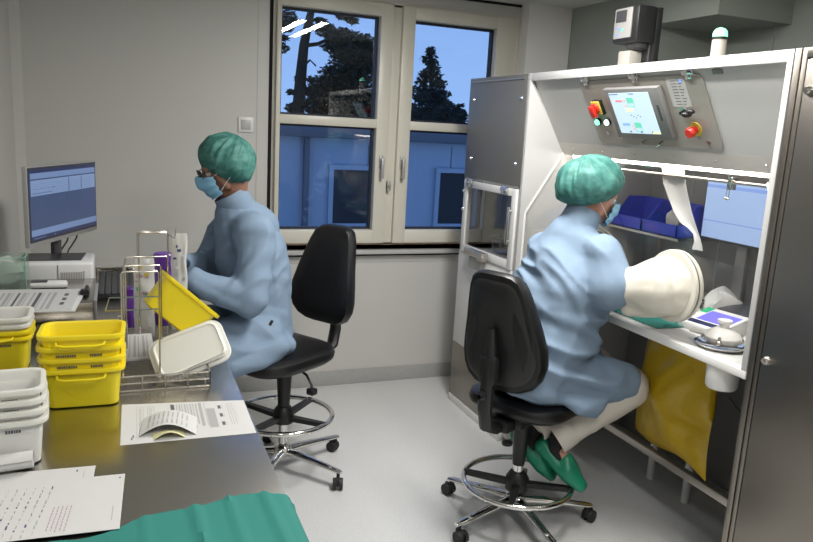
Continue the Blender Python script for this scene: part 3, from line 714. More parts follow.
# monitor at the back of the chamber
m2 = thing('monitor', 'pale blue lit computer monitor at the back of the isolator', 'monitor', (2.62, 2.45, WT))
MB().box((2.60, 2.235, 1.235), (2.635, 2.70, 1.52), .005).build('bezel', M['dgrey'], m2)
b = MB(); b.box((2.597, 2.245, 1.248), (2.601, 2.69, 1.508)); b.m(1); b.box((2.5965, 2.245, 1.482), (2.5975, 2.69, 1.497)); b.box((2.5965, 2.245, 1.325), (2.5975, 2.69, 1.331)); b.m(2); b.box((2.5966, 2.56, 1.332), (2.5974, 2.685, 1.478))
b.build('screen', [M['scr2'], M['scr2d'], M['scr2']], m2, smooth=0)
b = MB(); b.box((2.632, 2.44, WT+.01), (2.66, 2.50, 1.35), .004); b.box((2.56, 2.37, WT), (2.70, 2.57, WT+.014), .004); b.build('stand', M['grey'], m2)
# balance
bm_ = Matrix.Translation((2.215, 2.165, WT)) @ Matrix.Rotation(R(8), 4, 'Z')
ba = thing('balance_terminal', 'white scale terminal with purple display inside the isolator', 'scale', None, mtx=bm_)
def lb(b, lo, hi, bev=0, rot=None): return b.box(lo, hi, bev, rot)
tl = Matrix.Translation((0, 0, .03)) @ Matrix.Rotation(R(-12), 4, 'Y')
b = MB(); lb(b, (-.09, -.10, .0), (.09, .10, .03), .006); lb(b, (-.085, -.10, -.02), (.10, .10, .018), .006, tl); b.build('housing', M['white'], ba, world=False)
b = MB(); lb(b, (-.035, -.085, .018), (.065, .055, .0195), 0, tl); b.build('display', M['lcd'], ba, world=False)
b = MB(); lb(b, (-.075, -.08, .018), (-.045, .075, .0192), 0, tl); b.build('keypad', M['scr_d'], ba, world=False)
b = MB(); lb(b, (.035, .062, .018), (.09, .095, .0195), 0, tl); b.build('green_key', M['green_p'], ba, world=False)
sca = thing('balance_platform', 'dark grey weighing unit behind the scale terminal', 'scale', (2.46, 2.15, WT))
b = MB(); b.prism([(2.34, 2.0, WT), (2.62, 2.0, WT), (2.62, 2.0, WT+.085), (2.36, 2.0, WT+.055)], (0, .30, 0), None, .006); b.build('base', M['dgrey'], sca)
b = MB(); b.box((2.338, 2.0, WT+.045), (2.348, 2.30, WT+.053), .002); b.build('trim_strip', M['silver'], sca)
# dish with white valve
ds = obj(MB().lathe([(0, 0), (.075, 0), (.092, .010), (.095, .016), (.09, .016), (.072, .006), (0, .006)], (2.062, 1.965, WT), 40), 'steel_dish', M['chrome'], 'round shallow steel dish on the isolator worktop edge', 'dish')
vv = thing('filter_housing', 'white plastic filter housing with clamps lying in the steel dish', 'filter', (2.062, 1.965, WT+.0165))
b = MB(); b.lathe([(0, .0), (.055, 0), (.064, .010), (.066, .026), (.055, .042), (.03, .056), (.018, .06), (.018, .075), (.026, .078), (.026, .088), (0, .088)], (2.065, 1.965, WT+.0165), 36)
b.cyl((2.03, 2.01, WT+.045), (1.985, 2.05, WT+.05), .012, .009); b.build('housing', M['pvdf'], vv)
for a in (120, 215, 330): 
    b = MB(); p = Vector((2.065+.066*math.cos(R(a)), 1.965+.066*math.sin(R(a)), WT+.028)); b.ball(p, (.012, .012, .012), 10, 8); b.cyl(p, p+Vector((0, 0, .025)), .005); b.build('clamp', M['steel'], vv)
# green cloth on the worktop
b = MB(); b.grid(lambda u, v: Vector((1.985+.26*u, 2.78-.56*v, WT+.002+.002*math.sin(u*9+v*4)**2)), 16, 24, .0015)
obj(b, 'work_cloth', M['cloth'], 'green cloth spread on the isolator worktop under the sleeves', 'cloth')
# crumpled glove, vials, stand
b = MB(); b.ball((2.46, 2.36, WT+.06), (.07, .075, .055), 24, 16)
for v in b.bm.verts: v.co += Vector((noise.noise(v.co*16), noise.noise(v.co*16+Vector((9, 0, 0))), noise.noise(v.co*16+Vector((0, 9, 0)))))*.04
for v in b.bm.verts: v.co.z = max(v.co.z, WT+.002)
obj(b, 'crumpled_wipe', M['paper'], 'crumpled white wipe behind the scale terminal', 'wipe')
st = thing('clamp_stand', 'metal clamp stand with tubing by the right side of the isolator', 'stand', (2.33, 1.83, WT))
b = MB(); b.box((2.27, 1.775, WT), (2.39, 1.885, WT+.008), .002); b.build('base', M['steel'], st)
b = MB(); b.cyl((2.33, 1.83, WT+.006), (2.33, 1.83, 1.34), .006); b.build('rod', M['chrome'], st)
for z in (1.10, 1.20): b = MB(); b.box((2.315, 1.815, z-.012), (2.345, 1.845, z+.012), .003); b.cyl((2.33, 1.83, z), (2.30, 1.90, z), .005); b.ball((2.30, 1.90, z), .012, 10, 8); b.build('clamp', M['chrome'], st)
b = MB(); b.tube([(2.30, 1.905, 1.10), (2.30, 1.93, 1.12), (2.31, 1.97, 1.10), (2.32, 1.99, 1.04), (2.33, 1.99, .955)], .005, 8); b.build('tubing', M['clearwhite'], st)
def vial(x, y, c, lab):
    v = thing('vial', lab, 'vial', (x, y, WT), 0, 'dark-capped vials on the isolator worktop')
    b = MB(); b.lathe([(0, 0), (.013, 0), (.014, .004), (.014, .045), (.008, .055), (.008, .062), (0, .062)], (x, y, WT), 14); b.build('bottle', M['pouch'], v)
    b = MB(); b.lathe([(.0095, .058), (.0095, .07), (0, .071)], (x, y, WT), 14); b.build('stopper', M[c], v)
    return v
k = 0
for i in range(4):
    for j in range(7):
        x, y = 2.33+i*.037, 2.60+j*.037
        if k == 0: v0 = vial(x, y, 'black', 'small dark-capped vial among those under the blue bins'); v0loc = Vector((x, y, WT))
        else: copy_tree(v0, Matrix.Translation((x, y, WT)))
        k += 1
b = MB(); b.lathe([(0, 0), (.03, 0), (.032, .006), (.032, .045), (.036, .05), (.03, .05), (.028, .008), (0, .008)], (2.40, 2.46, WT), 24)
obj(b, 'steel_cup', M['chrome'], 'small steel cup behind the large sleeve ring', 'cup')

# ------------------------------------------------------------------ yellow bag under the worktop
tlp, trp, brp, blp = Vector((2.24, 2.55, .910)), Vector((2.22, 2.13, .910)), Vector((2.215, 2.085, .345)), Vector((2.25, 2.59, .345))
def bagf(side):
    def f(u, v):
        p = tlp.lerp(trp, u).lerp(blp.lerp(brp, u), v)
        puff = (math.sin(PI*u)**.6 if 0 < u < 1 else 0)*(math.sin(PI*min(1, .12+v*.88))**.6 if v < 1 else 0)
        w = noise.noise(Vector((u*3, v*3, side)))*.04+(1-abs(noise.noise(Vector((u*4+v*3, v*2.5, side+5))))*3)*.014-.03*math.exp(-((v-.62-.1*(1-u))/.03)**2)*max(0, u-.45)*1.8
        p.x += side*(.075*puff+w*puff)
        p.y += .02*math.sin(v*7+u*2)*(u-.5)*2*.5; p.z -= .03*(v**3)*(math.sin(u*PI*2.2)*.5+.5*u)
        return p
    return f
b = MB(); b.grid(bagf(-1), 26, 30); b.grid(bagf(1), 26, 30); bmesh.ops.remove_doubles(b.bm, verts=b.bm.verts[:], dist=.0008); bmesh.ops.recalc_face_normals(b.bm, faces=b.bm.faces[:])
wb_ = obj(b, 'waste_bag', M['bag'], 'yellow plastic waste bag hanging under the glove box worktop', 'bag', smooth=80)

# ------------------------------------------------------------------ work chairs (local: seat faces +x)
def make_chair(mtx, label, cast_a, seat_z, ring_z, boff, bup):
    t = thing('work_chair', label, 'chair', None, group='black swivel work chairs', mtx=mtx)
    def B(b, n, m, p=t, lab=None, smooth=40): return b.build(n, M[m], p, world=False, label=lab, smooth=smooth)
    # seat pad: rounded loft with a dished top
    rings = []
    for (z, s) in ((seat_z-.075, .80), (seat_z-.072, .90), (seat_z-.055, .985), (seat_z-.035, 1.0), (seat_z-.015, .97), (seat_z-.003, .88), (seat_z, .72)):
        rr = []
        for x, y, _ in rrect(.46*s, .46*s, .14*s, 0, 7):
            zz = z + .035*(max(0, -x-.08))*1.2 - .10*max(0, x-.12)**1.0*.5
            rr.append((x*1.08+.06, y*(1-.12*(x+.2)*.5), zz))
        rings.append(rr)
    b = MB(); b.loft(rings); b.ball((.02, 0, seat_z-.012), (.16, .16, .012), 20, 8); B(b, 'seat', 'leather')
    # backrest
    bx, bz = -boff, seat_z+bup; q = boff-.225
    outline = [(-.0, .235, .10), (-.0, .22, .155), (0, .17, .175), (0, .10, .20), (0, .0, .212), (0, -.07, .205), (0, -.13, .175), (0, -.18, .13), (0, -.215, .07)]
    def back_ring(off, sc, cz=0):
        pts = []
        zs = [.255, .250, .232, .19, .12, .04, -.04, -.11, -.165, -.205, -.228, -.236]
        ws = [.045, .080, .108, .128, .148, .168, .187, .193, .180, .150, .105, .055]
        for z, w in zip(zs, ws): pts.append((z, w))
        pts += [(z, -w) for z, w in reversed(pts)]
        out = []
        for z, w in pts:
            z2, w2 = z*sc, w*sc
            curve = .035*(w2/.2)**2 + .0
            lumb = .018*math.cos((z2+.05)*9)
            out.append((bx+off+curve+lumb-.11*z2, w2, bz+z2))
        return out
    b = MB(); b.loft([back_ring(-.045, .90), back_ring(-.042, .965), back_ring(-.025, 1.0), back_ring(-.005, 1.0), back_ring(.018, .965), back_ring(.03, .86), back_ring(.034, .6)]); bk = B(b, 'backrest', 'leather')
    b = MB(); b.loft([back_ring(-.046, .88), back_ring(-.054, .82), back_ring(-.056, .5)]); B(b, 'back_shell', 'black', bk)
    # spine / support
    b = MB(); b.tube([(-.10, 0, seat_z-.105), (-.21-q, 0, seat_z-.11), (-.275-q, 0, seat_z-.08), (-.295-q, 0, seat_z), (-.290-q, 0, seat_z+.12), (-.285-q, 0, seat_z+.22), (-.290-q, 0, seat_z+.33)], [.022, .024, .026, .026, .024, .022, .012], 10)
    for v in b.bm.verts: v.co.y *= 1.25
    b.box((-.308-q, -.042, seat_z+.10), (-.27-q, .042, seat_z+.22), .018)
    B(b, 'back_support', 'black')
    b = MB(); b.lathe([(0, -.012), (.016, -.012), (.019, -.006), (.019, .008), (.010, .012), (.010, .03)], (-.315-q, 0, seat_z+.06), 14, Matrix.Rotation(R(-90), 4, 'Y')); B(b, 'height_knob', 'black')
    b = MB(); b.box((-.13, -.075, seat_z-.125), (.11, .075, seat_z-.074), .012); b.box((-.19, -.045, seat_z-.13), (-.11, .045, seat_z-.08), .008); B(b, 'mechanism', 'black')
    b = MB(); b.tube([(.0, .07, seat_z-.10), (.02, .16, seat_z-.115), (.03, .20, seat_z-.15), (.03, .205, seat_z-.17)], .006, 8); b.box((.012, .185, seat_z-.195), (.05, .225, seat_z-.165), .006); B(b, 'lever', 'black')
    # column
    b = MB(); b.lathe([(0, 0), (.026, 0), (.028, .02), (.038, .20), (.038, .215), (0, .215)], (0, 0, seat_z-.335), 24); B(b, 'column_cover', 'black')
    b = MB(); b.cyl((0, 0, .13), (0, 0, seat_z-.32), .022, seg=24); B(b, 'gas_lift', 'chrome')
    # foot ring with hub and spokes
    pts = [(.235*math.cos(2*PI*k/48), .235*math.sin(2*PI*k/48), ring_z) for k in range(48)]
    b = MB(); b.tube(pts, .0125, 12, True); fr = B(b, 'foot_ring', 'chrome')
    b = MB(); b.lathe([(0, -.035), (.05, -.035), (.05, .02), (.034, .045), (0, .045)], (0, 0, ring_z), 24)
    for a in range(4):
        aa = R(cast_a+20+90*a); ca, sa = math.cos(aa), math.sin(aa); mt = Matrix.Rotation(aa, 4, 'Z')
        b.prism([(.03, -.018, ring_z-.02), (.235, -.011, ring_z-.008), (.235, .011, ring_z-.008), (.03, .018, ring_z-.02)], (0, 0, .022), mt)
    B(b, 'ring_hub', 'black', fr)
    b = MB(); b.lathe([(0, 0), (.035, 0), (.044, .012), (.044, .05), (.03, .062), (0, .062)], (0, 0, .075), 24); B(b, 'base_hub', 'chrome')
    for k in range(5):
        a = R(cast_a+72*k); mt = Matrix.Rotation(a, 4, 'Z')
        rings = []
        for (x, z, w, h) in ((.02, .10, .026, .022), (.12, .098, .022, .018), (.25, .088, .018, .013), (.325, .082, .017, .011), (.345, .080, .012, .007)):
            rings.append([(x, w*math.cos(2*PI*q/14), z+h*math.sin(2*PI*q/14)) for q in range(14)])
        b = MB(); b.loft(rings, mtx=mt); lg = B(b, 'leg', 'chrome')
        b = MB(); b.cyl(mt @ Vector((.328, 0, .055)), mt @ Vector((.328, 0, .08)), .008); 
        sw_ = random.uniform(0, 360)
        cm = mt @ Matrix.Translation((.328, 0, 0)) @ Matrix.Rotation(R(sw_), 4, 'Z') @ Matrix.Translation((.016, 0, .0))
        for s in (-1, 1): b.cyl(cm @ Vector((0, s*.007, .0285)), cm @ Vector((0, s*.024, .0285)), .0285, .026, 20)
        b.box((-.03, -.0075, .022), (.02, .0075, .058), .004, cm)
        B(b, 'caster', 'rubber', lg)
    return t
CL = Matrix.Translation((.718, 3.275, 0)) @ Matrix.Rotation(R(214), 4, 'Z')
CR = Matrix.Translation((1.60, 2.54, 0)) @ Matrix.Rotation(R(27), 4, 'Z')
make_chair(CL, 'black chair with chrome foot ring under the man at the steel bench', 22-214, .645, .285, .30, .285)
make_chair(CR, 'black chair with chrome foot ring under the woman at the isolator', 124-27, .60, .185, .225, .30)

# ------------------------------------------------------------------ people
def head_prims(Mh, s=1.05):
    """head in local axes: x forward, y left, z up, origin at skull centre"""
    q = lambda *p: Mh @ (Vector(p)*s)
    rot = Mh.to_3x3().to_4x4()
    E = lambda c, r: ('e', q(*c), tuple(x*s for x in r), rot)
    P = [E((-.012, 0, .02), (.098, .077, .092)), E((.035, 0, -.035), (.058, .058, .075)), E((.05, 0, -.085), (.038, .036, .028)),
         ('c', q(.088, 0, .005), q(.108, 0, -.032), .010*s, .014*s), ('c', q(.078, -.03, .018), q(.078, .03, .018), .014*s, .014*s),
         ('c', q(.083, -.018, -.066), q(.083, .018, -.066), .010*s, .010*s)]
    for sg_ in (-1, 1): P += [E((-.005, sg_*.078, -.01), (.018, .008, .032)), ('c', q(.045, sg_*.045, -.02), q(.03, sg_*.05, -.07), .022*s, .018*s)]
    return P
def hand_prims(wr, dirv, palm_n, s=1.05, curl=.5):
    """palm, four bent fingers of different lengths and a thumb leaving the side of the palm"""
    d = Vector(dirv).normalized(); n = Vector(palm_n); n = (n-d*n.dot(d)).normalized(); sd = n.cross(d)
    w = Vector(wr); P = []
    P.append(('h', [(w, .024*s), (w+d*.03*s+sd*.02*s, .018*s), (w+d*.03*s-sd*.02*s, .018*s), (w+d*.085*s+sd*.030*s, .012*s), (w+d*.085*s-sd*.030*s, .012*s)]))
    for k, (off, L) in enumerate(((.030, .068), (.010, .078), (-.011, .072), (-.030, .056))):
        p = w+d*.082*s+sd*off*s; a = 0
        for j, fr in enumerate((.45, .32, .23)):
            a += curl*(.5 if j == 0 else .7)
            dd = d*math.cos(a)+n*math.sin(a); p2 = p+dd*L*fr*s
            P.append(('c', p, p2, (.0095-.0007*j)*s, (.0088-.0007*j)*s)); p = p2
    p = w+d*.025*s+sd*.028*s; dd = (d*.6+sd*.7+n*.35).normalized(); p2 = p+dd*.042*s; P.append(('c', p, p2, .012*s, .0105*s))
    dd = (d*.85+sd*.3+n*.4).normalized(); P.append(('c', p2, p2+dd*.034*s, .0105*s, .009*s))
    return P
def cap_mesh(Mh, name, parent, s, radii, centre, tilt, seedo):
    t = R(tilt); fx = Vector((math.cos(t), 0, math.sin(t))); ux = Vector((-math.sin(t), 0, math.cos(t))); sy = Vector((0, 1, 0)); c = Vector(centre)
    PH = R(126)
    def f(u, v):
        a = 2*PI*u; ph = PH*v; w = math.sin(min(ph, PI/2))
        ca, sa = math.cos(a), math.sin(a)
        n1 = 1-abs(noise.noise(Vector((ca*2.6, sa*2.6, seedo+ph*.9))))*4; n2 = 1-abs(noise.noise(Vector((ca*6, sa*6, seedo+9+ph*1.3))))*3; n3 = noise.noise(Vector((ca*13, sa*13, seedo+ph*2)))
        q = 1+w*(.045*n1+.030*n2+.020*n3)
        g = max(0, (math.degrees(ph)-96)/30); rr = q*(1-.26*g*g)
        rr *= 1+.02*g*math.sin(a*26)
        sag = 1.10 if ca < 0 else 1.0
        p = c+fx*radii[0]*math.sin(ph)*ca*rr*(1+.06*(ca < 0)*abs(ca))+sy*radii[1]*math.sin(ph)*sa*rr+ux*radii[2]*math.cos(ph)*(q if ph < PI/2 else 1)
        return Mh @ (p*s)
    b = MB(); b.grid(f, 120, 44)
    bmesh.ops.remove_doubles(b.bm, verts=b.bm.verts[:], dist=.0004); bmesh.ops.recalc_face_normals(b.bm, faces=b.bm.faces[:])
    return b.build(name, M['cap'], parent, smooth=80)
def mask_mesh(Mh, parent, s):
    def f(u, v):
        a = (u-.5)*2*1.25; h = v   # around the face, top to bottom
        z = .002-.112*h
        rx = .118+.012*math.sin(PI*min(1, h*1.1))-.020*h*h*1.6; ry = .073-.004*h
        pinch = 1-.30*abs(u-.5)*2
        z = -.045+(z+.045)*pinch
        x = rx*math.cos(a)*.62+.045; y = ry*1.02*math.sin(a)
        nose_ = .016*math.exp(-((u-.5)/.12)**2)*max(0, 1-abs(h-.25)*2.5)
        x += nose_ + .0025*math.sin(h*PI*6)
        return Mh @ (Vector((x, y, z))*s)
    b = MB(); b.grid(f, 24, 24, .002); mk = b.build('face_mask', M['mask'], parent, smooth=70)
    for sg_ in (-1, 1):
        b = MB()
        for (z0, z1) in ((-.008, .012), (-.075, -.022)):
            b.tube([Mh @ (Vector((.066, sg_*.070, z0-.004))*s), Mh @ (Vector((.035, sg_*.080, (z0*.6+z1*.4)))*s), Mh @ (Vector((-.012, sg_*.089, z1))*s)], .0009, 6)
        b.build('ear_loop', M['white'], mk)
    return mk
def eyes(Mh, parent, s):
    for sg_ in (-1, 1):
        b = MB(); b.ball(Mh @ (Vector((.078, sg_*.032, .0))*s), .0125*s, 14, 10); b.m(1); b.ball(Mh @ (Vector((.0855, sg_*.032, .0))*s), .006*s, 10, 8); b.build('eye', [M['eye_w'], M['hair']], parent)
def hmat(c, yaw, pitch=0, roll=0):
    return Matrix.Translation(c) @ Matrix.Rotation(R(yaw), 4, 'Z') @ Matrix.Rotation(R(pitch), 4, 'Y') @ Matrix.Rotation(R(roll), 4, 'X')
V = Vector
# ---- man at the bench, facing the monitor
def man():
    s = 1.05
    Mh = hmat((.425, 3.205, 1.476), 183, 23)
    hipc, chest, neck = V((.60, 3.24, .76)), V((.545, 3.24, 1.08)), V((.47, 3.222, 1.30))
    lh, rh = V((.58, 3.14, .72)), V((.56, 3.34, .72)); lk, rk = V((.25, 3.02, .71)), V((.22, 3.30, .71))
    ls_, rs_ = V((.535, 3.075, 1.205)), V((.49, 3.40, 1.205)); le, re = V((.50, 2.985, .945)), V((.36, 3.43, .985)); lw, rw = V((.29, 3.01, 1.01)), V((.255, 3.22, 1.05))
    la, ra = V((.34, 3.04, .33)), V((.32, 3.28, .33))
    hd_l = (lw-le).normalized(); hd_r = (rw-re).normalized()
    body = [('c', hipc, chest, .12, .115), ('c', chest, neck-V((0, 0, .08)), .11, .06), ('c', neck-V((.0, 0, .08)), Mh @ V((-.03, 0, -.04)), .050, .058),
            ('c', rs_, ls_, .06, .06), ('c', lh, lk, .085, .06), ('c', rh, rk, .085, .06), ('c', lk, la, .058, .04), ('c', rk, ra, .058, .04),
            ('c', la, la+V((-.17, 0, -.075)), .04, .03), ('c', ra, ra+V((-.17, 0, -.075)), .04, .03),
            ('c', ls_, le, .052, .042), ('c', le, lw, .042, .028), ('c', rs_, re, .052, .042), ('c', re, rw, .042, .028)]
    body += head_prims(Mh, s)+hand_prims(lw, hd_l, (0, 0, -1), 1, .45)+hand_prims(rw, hd_r, (0, .2, -1), 1, .45)
    o = blob('person', body, M['skin'], None, .0075, 2)
    tag(o, 'person in blue gown and green cap sitting at the bench, facing the computer monitor', 'person')
    gown = [('c', hipc+V((-.01, 0, .0)), V((.575, 3.24, .92)), .160, .162), ('c', V((.575, 3.24, .92)), chest, .162, .158), ('c', chest, V((.51, 3.235, 1.19)), .155, .125),
            ('c', V((.51, 3.235, 1.19)), V((.475, 3.225, 1.275)), .115, .088), ('c', V((.478, 3.222, 1.265)), V((.472, 3.218, 1.290)), .084, .074), ('c', V((.50, 3.222, 1.265)), V((.555, 3.23, 1.21)), .082, .105),
            ('c', ls_, rs_, .088, .088), ('c', ls_, le, .084, .078), ('c', le, lw, .074, .056), ('c', rs_, re, .082, .072), ('c', re, rw, .068, .050),
            ('c', lh+V((0, 0, .02)), lk, .115, .095), ('c', rh+V((0, 0, .02)), rk, .115, .095),
            ('h', [(lh, .11), (rh, .11), (lk+V((.12, 0, 0)), .09), (rk+V((.12, 0, 0)), .09)]), ('c', V((.68, 3.12, .68)), V((.68, 3.32, .68)), .055, .055), ('c', V((.64, 3.07, .69)), V((.42, 2.99, .64)), .06, .05)]
    gw = blob('gown', gown, M['gown'], o, .009, 5, folds(None, .0145, .25, 1, (.75, -.66, .86), lambda c: min(1, max(.1, (1.30-c.z)/.08))))
    b = MB(); mt = Matrix.Translation((.635, 3.075, .80)) 
    b = MB(); b.lathe([(.078, -.04), (.0765, .01), (.074, .046), (.070, .048), (.067, .040), (.066, -.01)], (.470, 3.219, 1.318), 40, Matrix.Rotation(R(-30), 4, 'Y'))
    b.build('collar', M['gown'], gw, smooth=70)
    from mathutils.bvhtree import BVHTree
    tr_ = BVHTree.FromPolygons([v.co for v in gw.data.vertices], [tuple(p.vertices) for p in gw.data.polygons]); hit = tr_.ray_cast(V((.60, 2.6, .805)), V((0, 1, 0)))[0]
    b = MB(); b.box((-.006, -.003, -.022), (.006, .004, .022), .001, Matrix.Translation(hit) @ Matrix.Rotation(R(30), 4, 'Y')); b.build('pocket_tag', M['black'], gw)
    for nm, w_, d_ in (('glove', lw, hd_l), ('glove', rw, hd_r)):
        blob(nm, [(p[0],)+tuple(p[1:]) for p in hand_prims(w_, d_, (0, 0, -1) if w_ is lw else (0, .2, -1), 1.10, .45)]+[('c', w_-d_*.035, w_+d_*.02, .036, .031)], M['glove_d'], o, .0045, 1, label='dark blue glove')
    cap_mesh(Mh, 'bouffant_cap', o, s, (.114, .110, .116), (-.012, 0, .016), 50, 2.0)
    mask_mesh(Mh, o, s); eyes(Mh, o, s)
    b = MB()
    for sg_ in (-1, 1):
        b.tube([Mh @ (V((.106, sg_*(.034+.024*math.cos(2*PI*k/16)), .004+.017*math.sin(2*PI*k/16)))*s) for k in range(16)], .0022*s, 6, True)
        b.tube([Mh @ (V((.106, sg_*.058, .010))*s), Mh @ (V((.09, sg_*.076, .012))*s), Mh @ (V((.0, sg_*.086, .012))*s)], .0022*s, 6)
    b.tube([Mh @ (V((.106, -.012, .008))*s), Mh @ (V((.112, 0, .010))*s), Mh @ (V((.106, .012, .008))*s)], .002*s, 6)
    gl = b.build('glasses', M['black'], o)
    for sg_ in (-1, 1): b = MB(); b.lathe([(0, .0008), (.021*s, 0), (0, -.0008)], Mh @ (V((.106, sg_*.034, .004))*s), 16, Mh.to_3x3().to_4x4() @ Matrix.Rotation(R(90), 4, 'Y')); b.build('lens', M['acryl'], gl)
    # trousers and clogs, mostly hidden by the bench
    blob('trousers', [('c', lk+V((.08, 0, -.01)), la+V((0, 0, .05)), .085, .058), ('c', rk+V((.08, 0, -.01)), ra+V((0, 0, .05)), .085, .058)], M['trouser'], o, .012, 4)
    for a in (la, ra): blob('clog', [('c', a+V((.02, 0, -.06)), a+V((-.18, 0, -.10)), .042, .038)], M['clog'], o, .01, 3)
    return o
man()
# ---- woman at the isolator, seen from behind
def woman():
    s = 1.02
    Mh = hmat((1.838, 2.53, 1.452), -8, 18)
    hipc, belly, chest, neck = V((1.60, 2.53, .70)), V((1.62, 2.53, .88)), V((1.695, 2.545, 1.05)), V((1.775, 2.535, 1.285))
    rh, lh = V((1.63, 2.43, .685)), V((1.61, 2.64, .685)); rk, lk = V((2.05, 2.43, .625)), V((2.03, 2.66, .64))
    rs_, ls_ = V((1.79, 2.375, 1.21)), V((1.73, 2.675, 1.185)); re, le = V((1.79, 2.285, 1.11)), V((1.82, 2.76, 1.08)); rw, lw = V((1.915, 2.165, 1.13)), V((1.945, 2.63, 1.13))
    ra, la = V((1.745, 2.475, .365)), V((1.685, 2.585, .37))
    hr, hl = (rw-re).normalized(), (lw-le).normalized()
    body = [('c', hipc, chest, .12, .085), ('c', chest, neck-V((0.01, 0, .08)), .085, .055), ('c', neck-V((.01, 0, .06)), Mh @ V((-.03, 0, -.05)), .050, .052),
            ('c', rs_, ls_, .042, .042), ('c', rh, rk, .08, .055), ('c', lh, lk, .08, .055), ('c', rk, ra, .052, .034), ('c', lk, la, .052, .034),
            ('c', ra, ra+V((.045, -.06, -.10)), .034, .024), ('c', la, la+V((.04, -.04, -.10)), .034, .024),
            ('c', rs_, re, .040, .038), ('c', re, rw, .038, .027), ('c', ls_, le, .040, .038), ('c', le, lw, .04, .027)]
    body += head_prims(Mh, s)+hand_prims(rw, (.75, .62, -.12), (0, .2, -1), 1, .5)+hand_prims(lw, (1, .0, -.1), (0, -.2, -1), 1, .5)
    o = blob('person', body, M['skin_l'], None, .0075, 2)
    tag(o, 'person in blue gown and beige trousers seated with an arm in the isolator sleeve', 'person')
    gown = [('h', [(V((1.60, 2.43, .72)), .135), (V((1.60, 2.63, .72)), .135), (V((1.67, 2.46, .90)), .145), (V((1.66, 2.63, .90)), .145), (V((1.75, 2.46, .86)), .12)]),
            ('h', [(V((1.67, 2.46, .90)), .145), (V((1.66, 2.63, .90)), .145), (V((1.70, 2.45, 1.03)), .135), (V((1.685, 2.63, 1.03)), .13), (V((1.80, 2.47, 1.0)), .11), (V((1.75, 2.46, .86)), .12)]),
            ('h', [(V((1.69, 2.44, 1.02)), .13), (V((1.685, 2.63, 1.02)), .13), (V((1.775, 2.40, 1.19)), .09), (V((1.72, 2.65, 1.155)), .09), (V((1.75, 2.55, 1.285)), .085), (V((1.775, 2.48, 1.25)), .08), (V((1.80, 2.54, 1.10)), .10), (V((1.735, 2.545, 1.25)), .088)]),
            ('c', V((1.745, 2.54, 1.26)), V((1.785, 2.535, 1.335)), .094, .078),
            ('c', rs_, ls_, .092, .088), ('c', rs_, re, .098, .090), ('c', re, re+(rw-re)*.3, .088, .066), ('c', ls_, le, .088, .074), ('c', le, lw-hl*.08, .070, .055),
            ('c', rh+V((0, 0, .015)), rk+V((-.03, 0, .02)), .122, .090), ('c', lh+V((0, 0, .015)), lk+V((-.03, 0, .02)), .122, .090),
            ('h', [(rh, .10), (lh, .10), (rk+V((-.06, .02, .02)), .08), (lk+V((-.06, -.02, .02)), .08)]),
            ('h', [(V((1.66, 2.36, .66)), .04), (V((1.86, 2.36, .61)), .035), (V((1.82, 2.33, .545)), .010), (V((1.72, 2.31, .585)), .015)]),
            ('h', [(V((1.46, 2.42, .655)), .02), (V((1.46, 2.62, .655)), .02), (V((1.56, 2.40, .66)), .05), (V((1.56, 2.64, .66)), .05)])]
    gw = blob('gown', gown, M['gown'], o, .009, 5, folds(None, .021, .3, 3, (.8, .6, .92), lambda c: min(1, max(.08, (1.30-c.z)/.08), max(.3, (2.74-c.y)/.12), max(.12, (2.02-c.x)/.12), max(.15, (c.y-2.24)/.08), max(.15, (c.z-.60)/.06))))
    b = MB(); b.lathe([(.088, -.055), (.081, -.02), (.078, .02), (.075, .052), (.071, .054), (.068, .046), (.067, -.01)], (1.787, 2.535, 1.337), 40, Matrix.Rotation(R(24), 4, 'Y'))
    b.build('collar', M['gown'], gw, smooth=70)
    for w_, d_, n_ in ((rw, V((.75, .62, -.12)), (0, .2, -1)), (lw, V((1, 0, -.1)), (0, -.2, -1))):
        blob('glove', hand_prims(w_, d_, n_, 1.10, .5)+[('c', w_-d_.normalized()*.04, w_+d_.normalized()*.02, .040, .033)], M['latex'], o, .0045, 1, label='cream isolator glove')
    cap_mesh(Mh, 'bouffant_cap', o, s, (.132, .128, .118), (-.032, 0, .030), 34, 5.0)
    mask_mesh(Mh, o, s); eyes(Mh, o, s)
    b = MB(); b.ball(Mh @ V((-.05, 0, .0)), (.08, .075, .07), 16, 12); b.build('hair', M['hair'], o)
    blob('trousers', [('c', rh, rk, .085, .078), ('c', lh, lk, .085, .078), ('c', rk, ra+V((.045, -.005, .085)), .092, .074), ('c', lk, la+V((.045, 0, .085)), .092, .072)], M['trouser'], o, .01, 4, folds((7, 7, 7), .007, .3, 5))
    for a, k, e in ((ra, rk, ra+V((.045, -.005, .085))), (la, lk, la+V((.045, 0, .085)))):
        d_ = (k-e).normalized(); q_ = Vector((0, 0, 1)).rotation_difference(-d_).to_matrix().to_4x4()
        b = MB(); b.lathe([(.072, -.02), (.080, -.018), (.083, .02), (.083, .058), (.079, .062), (.075, .058), (.073, .0)], e-d_*.02, 28, q_); b.build('trouser_cuff', M['trouser'], o, smooth=60)
